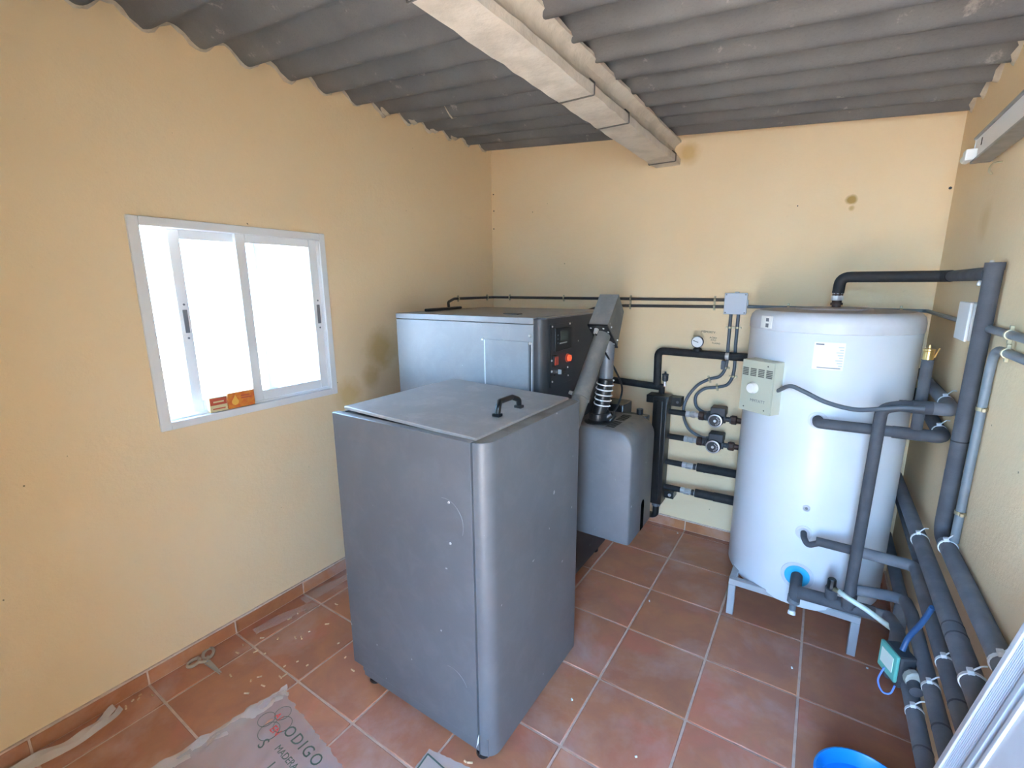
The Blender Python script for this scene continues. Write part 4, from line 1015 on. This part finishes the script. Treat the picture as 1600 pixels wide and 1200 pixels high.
for s_, x, y, sz, mt in (('ODIGO', -1.375, .648, .052, 'greenink'), ('S', -1.40, .575, .05, 'greenink'), ('EN', -1.420, .628, .034, 'redink'), ('A1', -1.455, .665, .030, 'redink'), ('MADERA', -1.34, .60, .030, 'greenink'), ('1', -1.31, .545, .05, 'greenink')):
    text_mesh('bag_print', s_, sz, mt, (x, y, .0285), xd, yd, bag, .0003, 1.25 if s_ == 'ODIGO' else 1.0)
for (x, y, r1) in ((-1.440, .690, .027), (-1.400, .665, .030), (-1.465, .645, .028), (-1.415, .625, .034)):
    MB().tube([(x + r1*math.cos(2*PI*k/24), y + r1*math.sin(2*PI*k/24), .0285) for k in range(25)], .0009, 5, False).build('bag_print', 'greenink', bag)
bg2 = thing('plastic_bag', 'corner of a white bag with green framed print in front of hopper foot', 'plastic bag', (-.85, .85, 0))
o = film_sheet('bag_film', 'film2', [(-.932, .892), (-.735, .925), (-.62, .70), (-.90, .60)], 20, 20, .008, 21, None, None, .002, 9); attach(o, bg2)
for a_, b_ in (((-.918, .872), (-.80, .862)), ((-.80, .862), (-.79, .72)), ((-.918, .872), (-.90, .70))):
    MB().tube([(a_[0], a_[1], .012), (b_[0], b_[1], .012)], .0022, 6).build('printed_frame', 'greenink', bg2)
MB().prism([(-.88, .842), (-.845, .852), (-.835, .80), (-.875, .795)], lambda p, q, t: (p, q, t), .0112, .0120).build('printed_leaf', 'leafink', bg2)
# long strip of wrap by the left skirting
def ribbon(name, mat, pts, wid, label, cat, amp=.012):
    P = smooth_path(pts, 6); vs = []; fs = []
    for i, p in enumerate(P):
        d = (P[min(i+1, len(P)-1)] - P[max(i-1, 0)]).normalized(); s_ = Vector((-d.y, d.x, 0)).normalized()
        wd = wid*(1 + .2*math.sin(i*.5))
        for k, (t, h) in enumerate(((-.5, .3), (-.25, 1), (0, .25), (.25, 1.1), (.5, .35))):
            vs.append(tuple(p + s_*wd*t + Vector((0, 0, .003 + amp*h*(1+.3*math.sin(i*.7+k))))))
    for i in range(len(P)-1):
        for k in range(4): q = i*5+k; fs.append([q, q+1, q+6, q+5])
    return tag(MB().add(vs, fs).build(name, mat, smooth=30), label, cat)
ribbon('plastic_strip', 'film2', [(-1.985, .378, 0), (-1.955, .32, 0), (-1.945, .25, 0), (-1.965, .17, 0), (-1.985, .06, 0)], .052, 'long crumpled strip of clear plastic beside the left skirting', 'plastic strip', .020)
ribbon('plastic_strip', 'film3', [(-1.860, 1.085, 0), (-1.905, 1.09, 0), (-1.930, 1.02, 0), (-1.945, .93, 0), (-1.955, .86, 0)], .055, 'flat strip of thin clear wrap between scissors and hopper', 'plastic strip', .006)
ribbon('plastic_strip', 'film3', [(-1.965, 1.10, 0), (-1.955, 1.25, 0), (-1.945, 1.40, 0)], .06, 'thin clear wrap along the left skirting behind the hopper', 'plastic strip', .006)

# spilled wood pellets
pm = MB().tube([(-.009, 0, .0032), (.009, 0, .0032)], .0032, 8).mesh('wood_pellet'); pm.materials.append(M['pellet'])
pm2 = MB().tube([(-.0045, 0, .003), (.0045, 0, .003)], .003, 8).mesh('wood_pellet'); pm2.materials.append(M['pellet'])
spots = []
rnd = random.Random(4)
while len(spots) < 34:
    x, y = rnd.uniform(-1.93, -1.36), rnd.uniform(.62, 1.22)
    if y < .80 and x > -1.58: continue
    if abs(x + 1.92) < .12 and abs(y - .66) < .09: continue
    spots.append((x, y))
spots += [(-1.985, .425), (-1.99, .45), (-1.975, .44), (-1.97, .40), (-1.95, .475), (-.805, .925), (-.69, .955), (-.66, .93), (-.64, .945), (-.79, .93)]
for (x, y) in spots:
    o = bpy.data.objects.new('wood_pellet', pm if rnd.random() < .6 else pm2); COL.objects.link(o)
    o.location = (x, y, .0004); o.rotation_euler = (0, 0, rnd.uniform(0, PI))
    tag(o, 'small pale wood pellet spilled on the terracotta tiles near the hopper', 'wood pellet', 'wood pellets spilled near the hopper')
for (x, y) in ((-.55, 2.02), (.05, 1.93), (-.62, 1.32), (.30, 2.09), (-.35, 1.24), (-.60, 2.74)):
    o = bpy.data.objects.new('plaster_crumb', pm2.copy()); COL.objects.link(o); o.data.materials[0] = M['paper']
    o.location = (x, y, .0004); o.rotation_euler = (0, 0, rnd.uniform(0, PI)); o.scale = (.8, 1, 1)
    tag(o, 'tiny white plaster crumb on the tiles between hopper and tank', 'crumb', 'plaster crumbs on the open floor')
